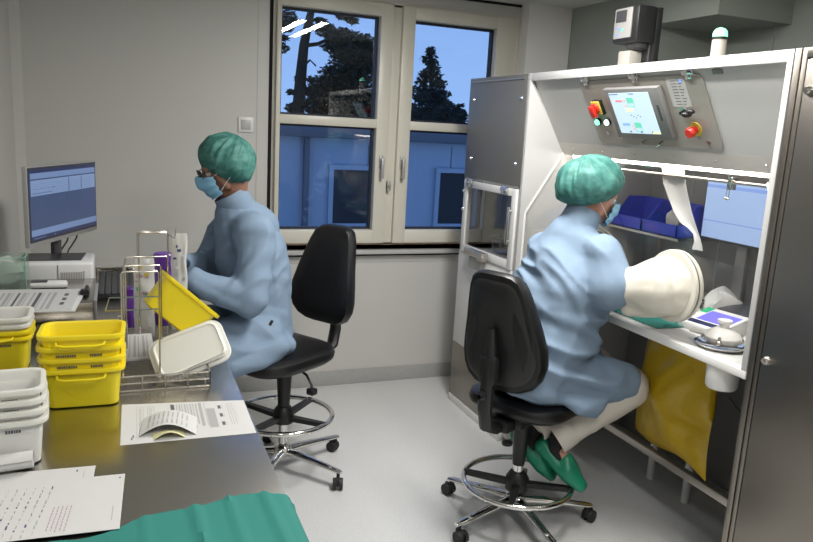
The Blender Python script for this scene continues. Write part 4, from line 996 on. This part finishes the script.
    for a, tv in ((ra, V((.09, -.12, -.105))), (la, V((.08, -.075, -.10)))):
        d_ = tv.normalized(); sd = d_.cross(V((0, 0, 1))).normalized(); upv = sd.cross(d_)
        h = a-d_*.045-upv*.055
        blob('sock', [('c', a+V((.012, 0, .045)), a+V((-.003, .003, -.02)), .041, .041), ('c', a+V((-.003, .003, -.02)), h+d_*.10+upv*.02, .040, .034)], M['sock'], o, .008, 2)
        pr_ = [('h', [(h+sd*.016, .027), (h-sd*.016, .027), (h+d_*.17+sd*.026, .030), (h+d_*.17-sd*.026, .030), (h+d_*.235+sd*.012, .022), (h+d_*.235-sd*.016, .022)]),
               ('h', [(h+d_*.115+upv*.038, .034), (h+d_*.15+sd*.02+upv*.015, .036), (h+d_*.15-sd*.02+upv*.015, .036), (h+d_*.225, .026)]),
               ('h', [(h+upv*.02+sd*.018, .022), (h+upv*.02-sd*.018, .022), (h-d_*.008+upv*.02, .022), (h+d_*.12+sd*.03+upv*.0, .022), (h+d_*.12-sd*.03+upv*.0, .022)])]
        cl = blob('clog', pr_, M['clog'], o, .007, 2)
        for i in range(3):
            for j in (-1, 1): b = MB(); b.ball(h+d_*(.145+.020*i)+sd*j*.024+upv*(.045-.007*i), .0045, 8, 6); b.build('vent_hole', M['sock'], cl)
    return o
woman()

# ------------------------------------------------------------------ containers (bins)
RW, RD, BW, BD, BH = .200, .146, .165, .112, .105
def bin_mesh(markings):
    b = MB()
    out = [rrect(BW-.012, BD-.012, .018, 0), rrect(BW, BD, .022, .004)]
    for t_ in (.25, .5, .75, .92): out.append(rrect(BW+(RW-.018-BW)*t_, BD+(RD-.018-BD)*t_, .024, BH*t_))
    out += [rrect(RW-.017, RD-.017, .026, BH-.012), rrect(RW, RD, .032, BH-.011), rrect(RW+.002, RD+.002, .033, BH-.006), rrect(RW, RD, .032, BH), rrect(RW-.018, RD-.018, .026, BH),
            rrect(RW-.022, RD-.022, .024, BH-.004), rrect(BW-.006, BD-.006, .02, .006), rrect(BW-.02, BD-.02, .014, .004)]
    b.loft(out)
    return b
def make_bin(m, mtx, label, cat, group, handle=True, text=True, emblem=True):
    t = thing('waste_bin', label, cat, None, group=group, mtx=mtx)
    bin_mesh(1).build('body', M[m], t, world=False)
    yf = -RD/2-.001
    if handle:
        b = MB(); b.tube([(-.055, yf+.004, BH-.016), (-.052, yf-.010, BH-.020), (-.035, yf-.014, BH-.022), (.035, yf-.014, BH-.022), (.052, yf-.010, BH-.020), (.055, yf+.004, BH-.016)], .0032, 8)
        b.build('handle', M[m], t, world=False)
    def face(z): return -(BD+(RD-.018-BD)*z/BH)/2-.0012
    if text:
        b = MB(); x = -.055
        for w in (.004, .007, .005, .006, .004, .002, .006, .005, .006, .005, 0, .022, 0, .006, .005, .006, .004, .005, .006):
            if w == .022: b.build('lettering', M['ink'], t, world=False); b = MB()
            if w in (0, .022): x += max(w, .004); continue
            z = .078; b.box((x, face(z)-.0004, z), (x+w*.62, face(z)+.003, z+.006)); x += w*.80+.0006
        b.build('lettering', M['ink'], t, world=False)
    if emblem:
        b = MB(); d_ = .026; zc = .048
        P4 = [(-.005-d_*1.25, zc), (-.005, zc+d_), (-.005+d_*1.25, zc), (-.005, zc-d_)]
        b.tube([(x, face(z)+.0002, z) for x, z in P4], .0011, 5, True)
        b.build('embossed_diamond', M[m], t, world=False)
    return t
def bin_copy(src, mtx, label, group=None):
    c = copy_tree(src, mtx); c['label'] = label
    if group: c['group'] = group
    return c
lx_, ly_ = -.335, 2.24
GY = 'nested yellow waste bins by the wire rack'
yb = make_bin('yellow', Matrix.Translation((-.094, 1.932, BZ)) @ Matrix.Rotation(R(-1.5), 4, 'Z'), 'yellow waste bin at the bottom of the tall yellow stack of four', 'waste bin', GY, True, False, True)
pit = .0285
ybt = make_bin('yellow', Matrix.Translation((lx_, ly_, BZ)), 'lower yellow bin under the white bins at the left edge', 'waste bin', 'nested bins at the left edge behind the white stack', False, True, False)
ybh = make_bin('yellow', Matrix.Translation((lx_, ly_, BZ+.018)), 'upper yellow bin under the white bins at the left edge', 'waste bin', 'nested bins at the left edge behind the white stack', True, False, False)
for k, lab in enumerate(('yellow waste bin, second from the bottom in the yellow stack of four', 'yellow waste bin, second from the top in the yellow stack of four', 'topmost yellow waste bin of the stack of four beside the wire rack')):
    bin_copy((ybt, ybt, ybh)[k], Matrix.Translation((-.094+random.uniform(-.002, .002), 1.932, BZ+pit*(k+1))) @ Matrix.Rotation(R(-1.5+random.uniform(-1, 1)), 4, 'Z'), lab, GY)
GW = 'nested white bins at the left end of the bench'
wbn = make_bin('clearwhite', Matrix.Translation((-.25, 1.625, BZ)) @ Matrix.Rotation(R(4), 4, 'Z'), 'translucent white bin at the bottom of the all-white stack', 'waste bin', GW, False, True, False)
for k, lab in enumerate(('translucent white bin, second from the bottom in the all-white stack', 'translucent white bin, second from the top in the all-white stack', 'topmost translucent white bin of the all-white stack')):
    bin_copy(wbn, Matrix.Translation((-.25-.002*k, 1.625+.004*k, BZ+.021*(k+1))) @ Matrix.Rotation(R(4), 4, 'Z'), lab)
GM = 'nested bins at the left edge behind the white stack'
lx, ly = -.335, 2.24
bin_copy(wbn, Matrix.Translation((lx-.002, ly, BZ+.036)), 'lower white bin nested in the yellow bins at the left edge', GM)
bin_copy(wbn, Matrix.Translation((lx-.002, ly, BZ+.054)), 'top white bin nested above the yellow bins at the left edge', GM)
# tipped bins on the rack
def frame_from(u, v, base):
    u = Vector(u).normalized(); v = Vector(v); v = (v-u*v.dot(u)).normalized(); w = v.cross(u)  # x=u, z=v, y = z x x
    return Matrix(((u.x, w.x, v.x, base[0]), (u.y, w.y, v.y, base[1]), (u.z, w.z, v.z, base[2]), (0, 0, 0, 1)))
make_bin('yellow', frame_from((.739, .0, -.672), (.69, .12, .72), (.122, 2.165, 1.088)), 'tipped yellow bin leaning on the wire rack', 'waste bin', None, False, False, True)
# translucent lid leaning in the rack tray
lu, lh_ = Vector((.94, 0, .337)).normalized(), Vector((-.25, .69, .69)).normalized(); ln = lu.cross(lh_); lh_ = ln.cross(lu); lc = (.174, 2.045, 1.034)
lid = thing('container_lid', 'translucent white lid leaning in the wire rack under the tipped yellow bin', 'lid', None, mtx=Matrix(((lu.x, lh_.x, ln.x, lc[0]), (lu.y, lh_.y, ln.y, lc[1]), (lu.z, lh_.z, ln.z, lc[2]), (0, 0, 0, 1))))
b = MB(); b.loft([rrect(.190, .118, .026, -.016), rrect(.192, .120, .027, -.004), rrect(.182, .110, .024, 0), rrect(.176, .104, .022, -.0008), rrect(.172, .100, .020, -.003)]); b.build('plate', M['clearwhite'], lid, world=False)
b = MB(); b.loft([rrect(.190, .118, .026, -.014), rrect(.212, .138, .034, -.014), rrect(.216, .142, .036, -.018), rrect(.212, .138, .034, -.022), rrect(.186, .114, .026, -.022)]); b.build('rim', M['clearwhite'], lid, world=False)
b = MB(); b.tube([(-.02, -.056, -.0005), (.085, -.052, -.0005)], .0012, 6); b.build('seam_line', M['ink_g'], lid, world=False)

# ------------------------------------------------------------------ wire rack
rk_ = thing('wire_rack', 'chrome wire rack holding pouches on the steel bench', 'rack', (.1, 2.27, BZ))
x0, x1, y0, y1 = -.012, .222, 1.955, 2.58
b = MB()
for z in (BZ+.004, BZ+.024, BZ+.044): b.tube([(x, y, z) for x, y in ((x0, y0), (x1, y0), (x1, y1), (x0, y1))], .0022, 6, True)
for k in range(5): 
    x = x0+(x1-x0)*k/4
    b.tube([(x, y0, BZ+.003), (x, y0, BZ+.045)], .002, 6); b.tube([(x, y1, BZ+.003), (x, y1, BZ+.045)], .002, 6)
for k in range(9):
    y = y0+(y1-y0)*k/8; b.tube([(x0, y, BZ+.003), (x0, y, BZ+.045)], .002, 6); b.tube([(x1, y, BZ+.003), (x1, y, BZ+.045)], .002, 6)
tb = b.build('tray_frame', M['wire'], rk_)
b = MB()
for k in range(24): x = x0+(x1-x0)*k/23; b.tube([(x, y0, BZ+.022), (x, y1, BZ+.022)], .0009, 4)
for k in range(56): y = y0+(y1-y0)*k/55; b.tube([(x0, y, BZ+.0235), (x1, y, BZ+.0235)], .0009, 4)
b.build('tray_mesh', M['wire'], tb)
for (y, xa, xb, zt, mid) in ((2.0, .0, .094, 1.269, 1.165), (2.1, .006, .104, 1.266, None), (2.22, .012, .13, 1.268, None), (2.33, .051, .137, 1.322, None), (2.42, .050, .142, 1.312, None)):
    b = MB(); b.tube([(xa, y, BZ+.022), (xa, y, zt-.006), (xa+.004, y, zt), (xb-.004, y, zt), (xb, y, zt-.006), (xb, y, BZ+.022)], .0024, 8)
    if mid: b.tube([(xa-.04, y, mid+.0), (xb, y, mid)], .002, 6); b.tube([(xa-.04, y, mid), (xa-.03, y, mid+.035), (xb, y, mid+.035)], .002, 6)
    b.build('wire_loop', M['wire'], rk_)
b = MB()
for (xa, z) in ((.0, 1.262), (.05, 1.315)):
    ya, yb2 = ((2.0, 2.22) if z < 1.3 else (2.33, 2.42)); b.tube([(xa+.004, ya, z), (xa+.012, yb2, z)], .002, 6)
b.tube([(.118, 2.33, 1.32), (.118, 2.42, 1.312)], .002, 6); b.tube([(.137, 2.33, 1.316), (.16, 2.36, 1.30), (.162, 2.36, 1.335)], .002, 6)
b.build('brace', M['wire'], rk_)
# contents of the rack
def pouch(xa, xb, y, z0, z1, seed):
    def f(side):
        def g(u, v):
            p = Vector((xa+(xb-xa)*u, y, z0+(z1-z0)*v)); pf = math.sin(PI*u)**.5*math.sin(PI*v)**.5 if 0 < u < 1 and 0 < v < 1 else 0
            p.y += side*(.012*pf+.008*pf*noise.noise(Vector((u*4, v*6, seed+side)))); p.x += .004*noise.noise(Vector((v*5, seed, 0))); return p
        return g
    b = MB(); b.grid(f(-1), 12, 20); b.grid(f(1), 12, 20); bmesh.ops.remove_doubles(b.bm, verts=b.bm.verts[:], dist=.0005); bmesh.ops.recalc_face_normals(b.bm, faces=b.bm.faces[:])
    return b, f(-1)
def make_pouch(xa, xb, y, z0, z1, seed, lab, cols):
    b, f = pouch(xa, xb, y, z0, z1, seed); t = thing('clear_pouch', lab, 'pouch', ((xa+xb)/2, y, z0), 0, 'clear pouches in the wire rack')
    b.build('film', M['pouch'], t, smooth=70)
    rnd = random.Random(seed)
    for k in range(14):
        u, v = rnd.uniform(.15, .8), rnd.uniform(.1, .9); p = f(u, v); w, h = rnd.uniform(.004, .016), rnd.uniform(.003, .012)
        b = MB(); b.box((p.x-w/2, p.y-.002, p.z-h/2), (p.x+w/2, p.y-.0008, p.z+h/2)); b.build('printed_spot', M[cols[rnd.randrange(len(cols))]], t, smooth=0)
    return t
make_pouch(.036, .098, 2.385, BZ+.024, 1.232, 3, 'printed clear pouch standing upright in the wire rack', ['paper_y', 'ink_g', 'green_p', 'yknob', 'ink_p', 'paper', 'red'])
make_pouch(.155, .205, 2.46, BZ+.024, 1.30, 8, 'crumpled clear pouch on the far side of the wire rack', ['ink_b', 'paper', 'ink_g', 'ink_p', 'paper'])
def purple(c, r, axis_rot, lab):
    b = MB(); b.lathe([(0, 0), (r*.9, 0), (r, .005), (r, .03), (r*.95, .033), (r*.8, .035), (r*.8, .09), (0, .09)], c, 24, axis_rot); return obj(b, 'bottle', M['purple'], lab, 'bottle', 'purple bottles in the wire rack')
purple((.115, 2.52, BZ+.17), .030, Matrix(), 'purple bottle standing behind the printed pouch') if False else None
b = MB(); b.lathe([(0, 0), (.028, 0), (.03, .006), (.03, .17), (.022, .195), (.033, .196), (.033, .242), (.028, .248), (0, .248)], (.135, 2.535, BZ+.024), 28)
obj(b, 'bottle', M['purple'], 'tall purple-capped bottle behind the printed pouch', 'bottle', 'purple bottles in the wire rack')
b = MB(); b.lathe([(0, 0), (.024, 0), (.026, .006), (.026, .09), (.018, .105), (.026, .106), (.026, .13), (.022, .135), (0, .135)], (.022, 2.53, BZ+.024), 28)
obj(b, 'bottle', M['purple'], 'short purple bottle at the left rear of the wire rack', 'bottle', 'purple bottles in the wire rack')

# ------------------------------------------------------------------ papers
def sheet(name, c, label, cat, ink, group=None, th=.0006, mats=None, z=None):
    """c: corners (far-left, far-right, near-right, near-left); ink: (material, u0, v0, u1, v1)"""
    P = [Vector(p) for p in c]
    f = lambda u, v, h: P[0].lerp(P[1], u).lerp(P[3].lerp(P[2], u), v)+Vector((0, 0, h))
    b = MB(); b.prism([tuple(f(u, v, 0)) for u, v in ((0, 0), (0, 1), (1, 1), (1, 0))], (0, 0, th))
    for (m_, u0, v0, u1, v1) in ink: b.m(m_); b.quad([f(u0, v0, th+.0002), f(u0, v1, th+.0002), f(u1, v1, th+.0002), f(u1, v0, th+.0002)])
    return obj(b, name, mats or [M['paper'], M['ink'], M['ink_g'], M['ink_b'], M['ink_p']], label, cat, group, smooth=0)
def form_ink(rnd):
    I = [(1, .385, .06, .415, .42)]
    for k in range(8): I.append((2, .43+k*.022, .06, .437+k*.022+.004*(k % 2), .74-.1*(k % 3)))
    I += [(2, .61, .04, .635, .70), (2, .665, .22, .735, .76), (2, .655, .05, .66, .7)]
    for k in range(3): I.append((1, .765, .14+.24*k, .79, .24+.24*k)); I.append((2, .80, .13+.24*k, .803, .25+.24*k))
    for u in (.115, .20): I += [(2, u, .10, u+.003, .88), (2, u+.05, .10, u+.053, .88), (2, u, .10, u+.05, .106), (2, u, .874, u+.05, .88)]
    for u in (.135, .145, .215, .227): 
        v = .14
        while v < .84: w = rnd.uniform(.03, .09); I.append((2, u, v, u+.006, v+w)); v += w+.02
    I += [(2, .27, .26, .272, .5), (2, .35, .26, .352, .5), (2, .27, .26, .352, .266), (2, .27, .495, .352, .5), (2, .30, .36, .304, .42)]
    for u in (.84, .86, .88): I.append((2, u, .08, u+.004, .72))
    I += [(1, .085, .80, .095, .86), (1, .075, .86, .085, .90), (2, .9, .1, .902, .6)]
    return I
rn = random.Random(4)
sheet('printed_form', [(-.005, 1.871, BZ+.0005), (.306-.012, 1.832, BZ+.0005), (.295-.004, 1.618, BZ+.0005), (-.010, 1.625, BZ+.0005)], 'printed form lying at the bench edge in front of the wire rack', 'paper', form_ink(rn))
def hand_ink(rnd):
    I = []
    for k in range(9):
        v = .12; u = .12+k*.052
        while v < .95:
            w = rnd.uniform(.02, .07); I.append((rnd.choice((2, 2, 3)), u+rnd.uniform(-.004, .004)+.05*(.5-v), v, u+.006+.05*(.5-v), v+w)); v += w+rnd.uniform(.01, .05)
    for k in range(5):
        v = .52
        while v < .92: w = rnd.uniform(.02, .05); I.append((4, .60+k*.025-.03*(v-.5), v, .606+k*.025-.03*(v-.5), v+w)); v += w+.012
    I += [(2, .945, .60, .95, .85), (3, .965, .06, .975, .09)]
    return I
sheet('handwritten_sheet', [(-.352, 1.552, BZ+.0008), (-.058, 1.537, BZ+.0008), (-.068, 1.325, BZ+.0008), (-.362, 1.34, BZ+.0008)], 'white sheet lying partly under the front handwritten sheet', 'paper', [(2, .05, .3, .9, .303), (3, .88, .06, .89, .1), (2, .93, .1, .934, .3)], 'sheets at the near end of the bench')
sheet('handwritten_sheet', [(-.297, 1.496, BZ+.0022), (-.001, 1.481, BZ+.0022), (-.012, 1.262, BZ+.0060), (-.308, 1.277, BZ+.0060)], 'handwritten sheet with stamp lying on the green drape corner', 'paper', hand_ink(rn), 'sheets at the near end of the bench')
b = MB()
def roll(u, v):
    a = u*PI*2.9; r = .014+.0022*a/PI
    return Vector((-.33+.155*v, 1.532+r*math.cos(a)+.02*v, BZ+.0235+r*math.sin(a)*.95))
b.grid(roll, 36, 8, .0008)
obj(b, 'rolled_sheet', M['paper'], 'rolled white sheet at the left edge between white bins and handwritten papers', 'paper', smooth=60)
# label strip curled on the form
b = MB()
def lab(u, v):
    x = .03+.125*u; y = 1.66+.10*v-.02*u
    z = BZ+.003+.022*math.sin(PI*min(1, u*1.0))**1.0*(1-.25*v)
    return Vector((x+.012*v, y+.012*math.sin(PI*u), z))
b.grid(lab, 18, 8, .0006)
b.m(1)
for k in range(9):
    u = .14+.085*k
    for (v0_, v1_) in ((.12, .42), (.5, .9)):
        b.quad([x+Vector((0, 0, .0012)) for x in (lab(u, v0_), lab(u+.018, v0_), lab(u+.018, v1_-.04*(k % 3)), lab(u, v1_-.04*(k % 3)))])
b.m(2); b.grid(lambda u, v: Vector((.06+.07*u, 1.632+.04*v, BZ+.0015+.016*math.sin(PI*u)*(1-v*.7))), 12, 5, .0006)
obj(b, 'label_strip', [M['paper'], M['ink_g'], M['paper_y']], 'curled strip of printed labels lying on the form', 'labels', smooth=60)
# paper stack in the rack tray
sheet('printed_slips', [(.012, 2.50-.17, BZ+.046), (.085, 2.50-.17, BZ+.046), (.088, 2.14, BZ+.0265), (.004, 2.14, BZ+.0265)], 'stack of printed slips in the tray of the wire rack', 'paper', [(2, .12+.16*k, .08, .16+.16*k+.05*(k % 2), .92) for k in range(5)], th=.006)

# ------------------------------------------------------------------ steel box with clipboard, acrylic stand, printer, monitor, keyboard
sb = thing('steel_tray', 'low steel instrument box under the clipboard papers', 'box', (-.3, 2.9, BZ))
b = MB(); b.box((XL+.03, 2.70, BZ), (-.092, 3.12, BZ+.066), .004); b.build('body', M['bench'], sb)
b = MB(); b.box((-.094, 2.705, BZ), (-.082, 2.72, BZ+.075), .002); b.box((-.094, 2.705, BZ+.06), (-.082, 3.0, BZ+.072), .002); b.build('rail', M['grey'], sb)
cb = thing('clipboard', 'clipboard of printed sheets lying on the steel box', 'clipboard', (-.3, 2.85, BZ+.067))
cq = [(-.47, 2.93, BZ+.0675), (-.122, 2.905, BZ+.0675), (-.146, 2.575, BZ+.0675), (-.47, 2.60, BZ+.0675)]
b = MB(); b.prism([cq[0], cq[3], cq[2], cq[1]], (0, 0, .004)); b.build('board', M['white'], cb)
P = [Vector(p)+Vector((0, 0, .0042)) for p in cq]
ff = lambda u, v, h=0: P[0].lerp(P[1], u).lerp(P[3].lerp(P[2], u), v)+Vector((0, 0, h))
b = MB(); b.prism([tuple(ff(u, v)) for u, v in ((.0, .03), (.0, .97), (.96, .97), (.96, .03))], (0, 0, .002))
for k in range(12): b.m(1 if k % 4 == 0 else 2); b.quad([ff(u, v, .0022) for u, v in ((.18+k*.048, .2), (.18+k*.048, .93), (.19+k*.048+.012*(k % 3), .93), (.19+k*.048+.012*(k % 3), .2))])
for k in range(3): b.m(1); b.quad([ff(u, v, .0022) for u, v in ((.82, .25+.2*k), (.82, .36+.2*k), (.86, .36+.2*k), (.86, .25+.2*k))])
b.build('sheets', [M['paper'], M['ink'], M['ink_g']], cb, smooth=0)
b = MB(); b.box((-.140, 2.80, BZ+.0718), (-.108, 2.86, BZ+.083), .004); b.cyl((-.118, 2.79, BZ+.086), (-.118, 2.87, BZ+.086), .008); b.build('clip', M['black'], cb)
# acrylic stand with crumpled bag
ac = thing('acrylic_box', 'clear acrylic box with green edges holding a crumpled bag', 'box', (-.41, 3.06, BZ+.066))
z0, z1 = BZ+.066, BZ+.175
b = MB(); b.box((-.47, 3.0, z0), (-.333, 3.004, z1)); b.box((-.47, 3.11, z0), (-.333, 3.114, z1)); b.box((-.337, 3.004, z0), (-.333, 3.11, z1)); b.box((-.47, 3.004, z0), (-.466, 3.11, z1)); b.build('panels', M['acryl_g'], ac, smooth=0)
b = MB(); b.box((-.3345, 2.9985, z0), (-.3315, 3.001, z1)); b.box((-.47, 2.9985, z1-.001), (-.3315, 3.0045, z1+.001)); b.box((-.3375, 3.0, z1-.001), (-.3325, 3.114, z1+.001)); b.build('edge', M['edge_g'], ac)
b = MB(); b.ball((-.40, 3.057, z0+.052), (.055, .045, .055), 24, 16)
for v in b.bm.verts: v.co += Vector((noise.noise(v.co*22), noise.noise(v.co*22+Vector((9, 0, 0)))*.5, noise.noise(v.co*22+Vector((0, 9, 0)))))*.035
for v in b.bm.verts: v.co.z = max(v.co.z, z0+.001); v.co.y = min(max(v.co.y, 3.006), 3.108); v.co.x = min(max(v.co.x, -.464), -.339)
obj(b, 'crumpled_bag', M['pouch'], 'crumpled clear plastic bag inside the acrylic box', 'bag', smooth=50)
hd = thing('handheld_scanner', 'small white device with dark display behind the clipboard', 'device', (-.27, 3.06, BZ+.066))
b = MB(); b.box((-.318, 2.945, z0), (-.19, 2.995, z0+.024), .01); b.build('housing', M['white'], hd)
b = MB(); b.box((-.314, 2.95, z0+.023), (-.258, 2.99, z0+.0255), .002); b.build('display', M['dgrey'], hd)
# label printer
pt = thing('label_printer', 'small white label printer with dark lid below the monitor', 'printer', (-.23, 3.28, BZ))
b = MB(); b.box((-.385, 3.15, BZ), (-.103, 3.38, BZ+.126), .014, seg=3); b.build('housing', M['white'], pt)
b = MB(); b.prism([(-.372, 3.19, BZ+.1262), (-.150, 3.19, BZ+.1262), (-.138, 3.345, BZ+.1262), (-.372, 3.345, BZ+.1262)], (0, 0, .004)); b.build('lid', M['dgrey'], pt)
b = MB(); b.box((-.236, 3.1485, BZ+.02), (-.234, 3.151, BZ+.115)); b.box((-.236, 3.185, BZ+.1300), (-.234, 3.345, BZ+.1308)); b.build('seam', M['black'], pt)
b = MB()
for k in range(13): b.box((-.225+k*.0062, 3.1485, BZ+.022), (-.2222+k*.0062, 3.151, BZ+.086))
b.box((-.142, 3.148, BZ+.02), (-.138, 3.151, BZ+.09)); b.build('vent', M['silver'], pt)
# monitor
mx = Vector((.228, .5, 0)).normalized(); mn = Vector((mx.y, -mx.x, 0))   # along the screen, screen normal
MM = Matrix(((mx.x, -mn.x, 0, -.213), (mx.y, -mn.y, 0, 3.35), (0, 0, 1, 0), (0, 0, 0, 1)))
mo = thing('monitor', 'silver-framed computer monitor with blue screen on the left bench', 'monitor', (-.24, 3.42, BZ))
mw, z0m, z1m = .276, 1.142, 1.456
b = MB(); b.box((-mw, -.001, z0m), (mw, .018, z1m), .003, MM); b.m(1).box((-mw+.006, -.002, z0m+.018), (mw-.006, .002, z1m-.005), 0, MM); b.m(0).box((-mw+.06, .016, z0m+.04), (mw-.06, .04, z1m-.04), .008, MM); b.build('bezel', [M['silver'], M['dgrey']], mo)
b = MB(); b.box((-mw+.014, -.004, z0m+.026), (mw-.014, -.0008, z1m-.013), 0, MM)
def sq(i, u0, u1, v0, v1): b.m(i).box((-mw+.014+(2*mw-.028)*u0, -.0048, z0m+.026+(z1m-z0m-.039)*v0), (-mw+.014+(2*mw-.028)*u1, -.0041, z0m+.026+(z1m-z0m-.039)*v1), 0, MM)
sq(1, 0, 1, .955, 1); sq(1, 0, 1, 0, .055); sq(2, .01, .99, .63, .85); sq(3, .01, .99, .87, .95); sq(3, .0, 1, .06, .15)
for k in range(5): sq(3, .02, .93, .65+k*.035, .66+k*.035)
sq(4, .02, .3, .66, .67); sq(4, .02, .35, .72, .73); sq(1, .55, .56, .64, .84); sq(1, .75, .76, .64, .84); sq(2, .03, .2, .02, .035); sq(2, .3, .33, .02, .035)
b.build('screen', [M['scr'], M['scr_d'], M['scr_l'], M['scr_s'], M['scr_d']], mo, smooth=0)
b = MB(); b.box((-.03, .035, BZ+.01), (.03, .055, 1.30), .006, MM); b.build('stand_post', M['dgrey'], mo)
b = MB(); b.box((-.12, .038, BZ), (.12, .14, BZ+.012), .005, MM); b.build('stand_base', M['dgrey'], mo)
for o_ in (.05, .13): b = MB(); b.tube([MM @ Vector((o_+.06, .04, z0m+.02)), MM @ Vector((o_+.05, .05, z0m-.03)), MM @ Vector((o_+.0, .06, z0m-.075)), MM @ Vector((o_-.03, .07, BZ+.06)), MM @ Vector((o_-.02, .1, BZ+.005))], .0035, 8); b.build('cable', M['black'], mo)
# keyboard
kb = thing('keyboard', 'black computer keyboard lying on the bench behind the wire rack', 'keyboard', (-.02, 3.24, BZ))
b = MB(); b.box((-.092, 3.02, BZ), (.060, 3.475, BZ+.016), .005); b.build('body', M['black'], kb)
b = MB()
for i in range(6):
    for j in range(21): b.box((-.084+i*.0236, 3.03+j*.0209, BZ+.0155), (-.0645+i*.0236, 3.047+j*.0209, BZ+.022), .002, seg=1)
b.build('keys', M['dgrey'], kb)
b = MB(); b.tube([(-.08, 3.475, BZ+.008), (-.08, 3.50, BZ+.01), (-.02, 3.52, BZ+.012), (.06, 3.53, BZ+.005), (.14, 3.50, BZ+.005)], .003, 6); b.build('cable', M['black'], kb)

# ------------------------------------------------------------------ green drape at the near end
b = MB()
def drape(u, v):
    s_ = u*.78; xx = -.30+s_; yb_ = 1.25+.05*min(1, max(0, (xx+.08)/.09))+.012*min(1, max(0, (xx-.0)/.14)); y = yb_-.55*v
    y += .012*math.sin(s_*14+.5)*(1-v)+.006*math.sin(s_*40)*(1-v)
    z = BZ+.0025
    for c_, w_, h_ in ((.33, .006, .004), (.42, .008, .008), (.485, .006, .006), (.555, .008, .007)):
        z += h_*math.exp(-((s_-c_-.02*v)/w_)**2)*(1-.3*v)
    x = -.30+s_
    if x > BX-.012:
        e = x-(BX-.012); rr_ = .02
        if e < rr_*1.57: a = e/rr_; x = BX-.012+rr_*math.sin(a); z -= rr_*(1-math.cos(a))
        else: x = BX+.008+.05*(e-rr_*1.57)+.008*math.sin(y*20); z -= rr_+(e-rr_*1.57)
    return Vector((x, y, z))
b.grid(drape, 90, 40, .0016)
obj(b, 'surgical_drape', M['cloth'], 'green drape spread over the near end of the steel bench', 'drape', smooth=60)
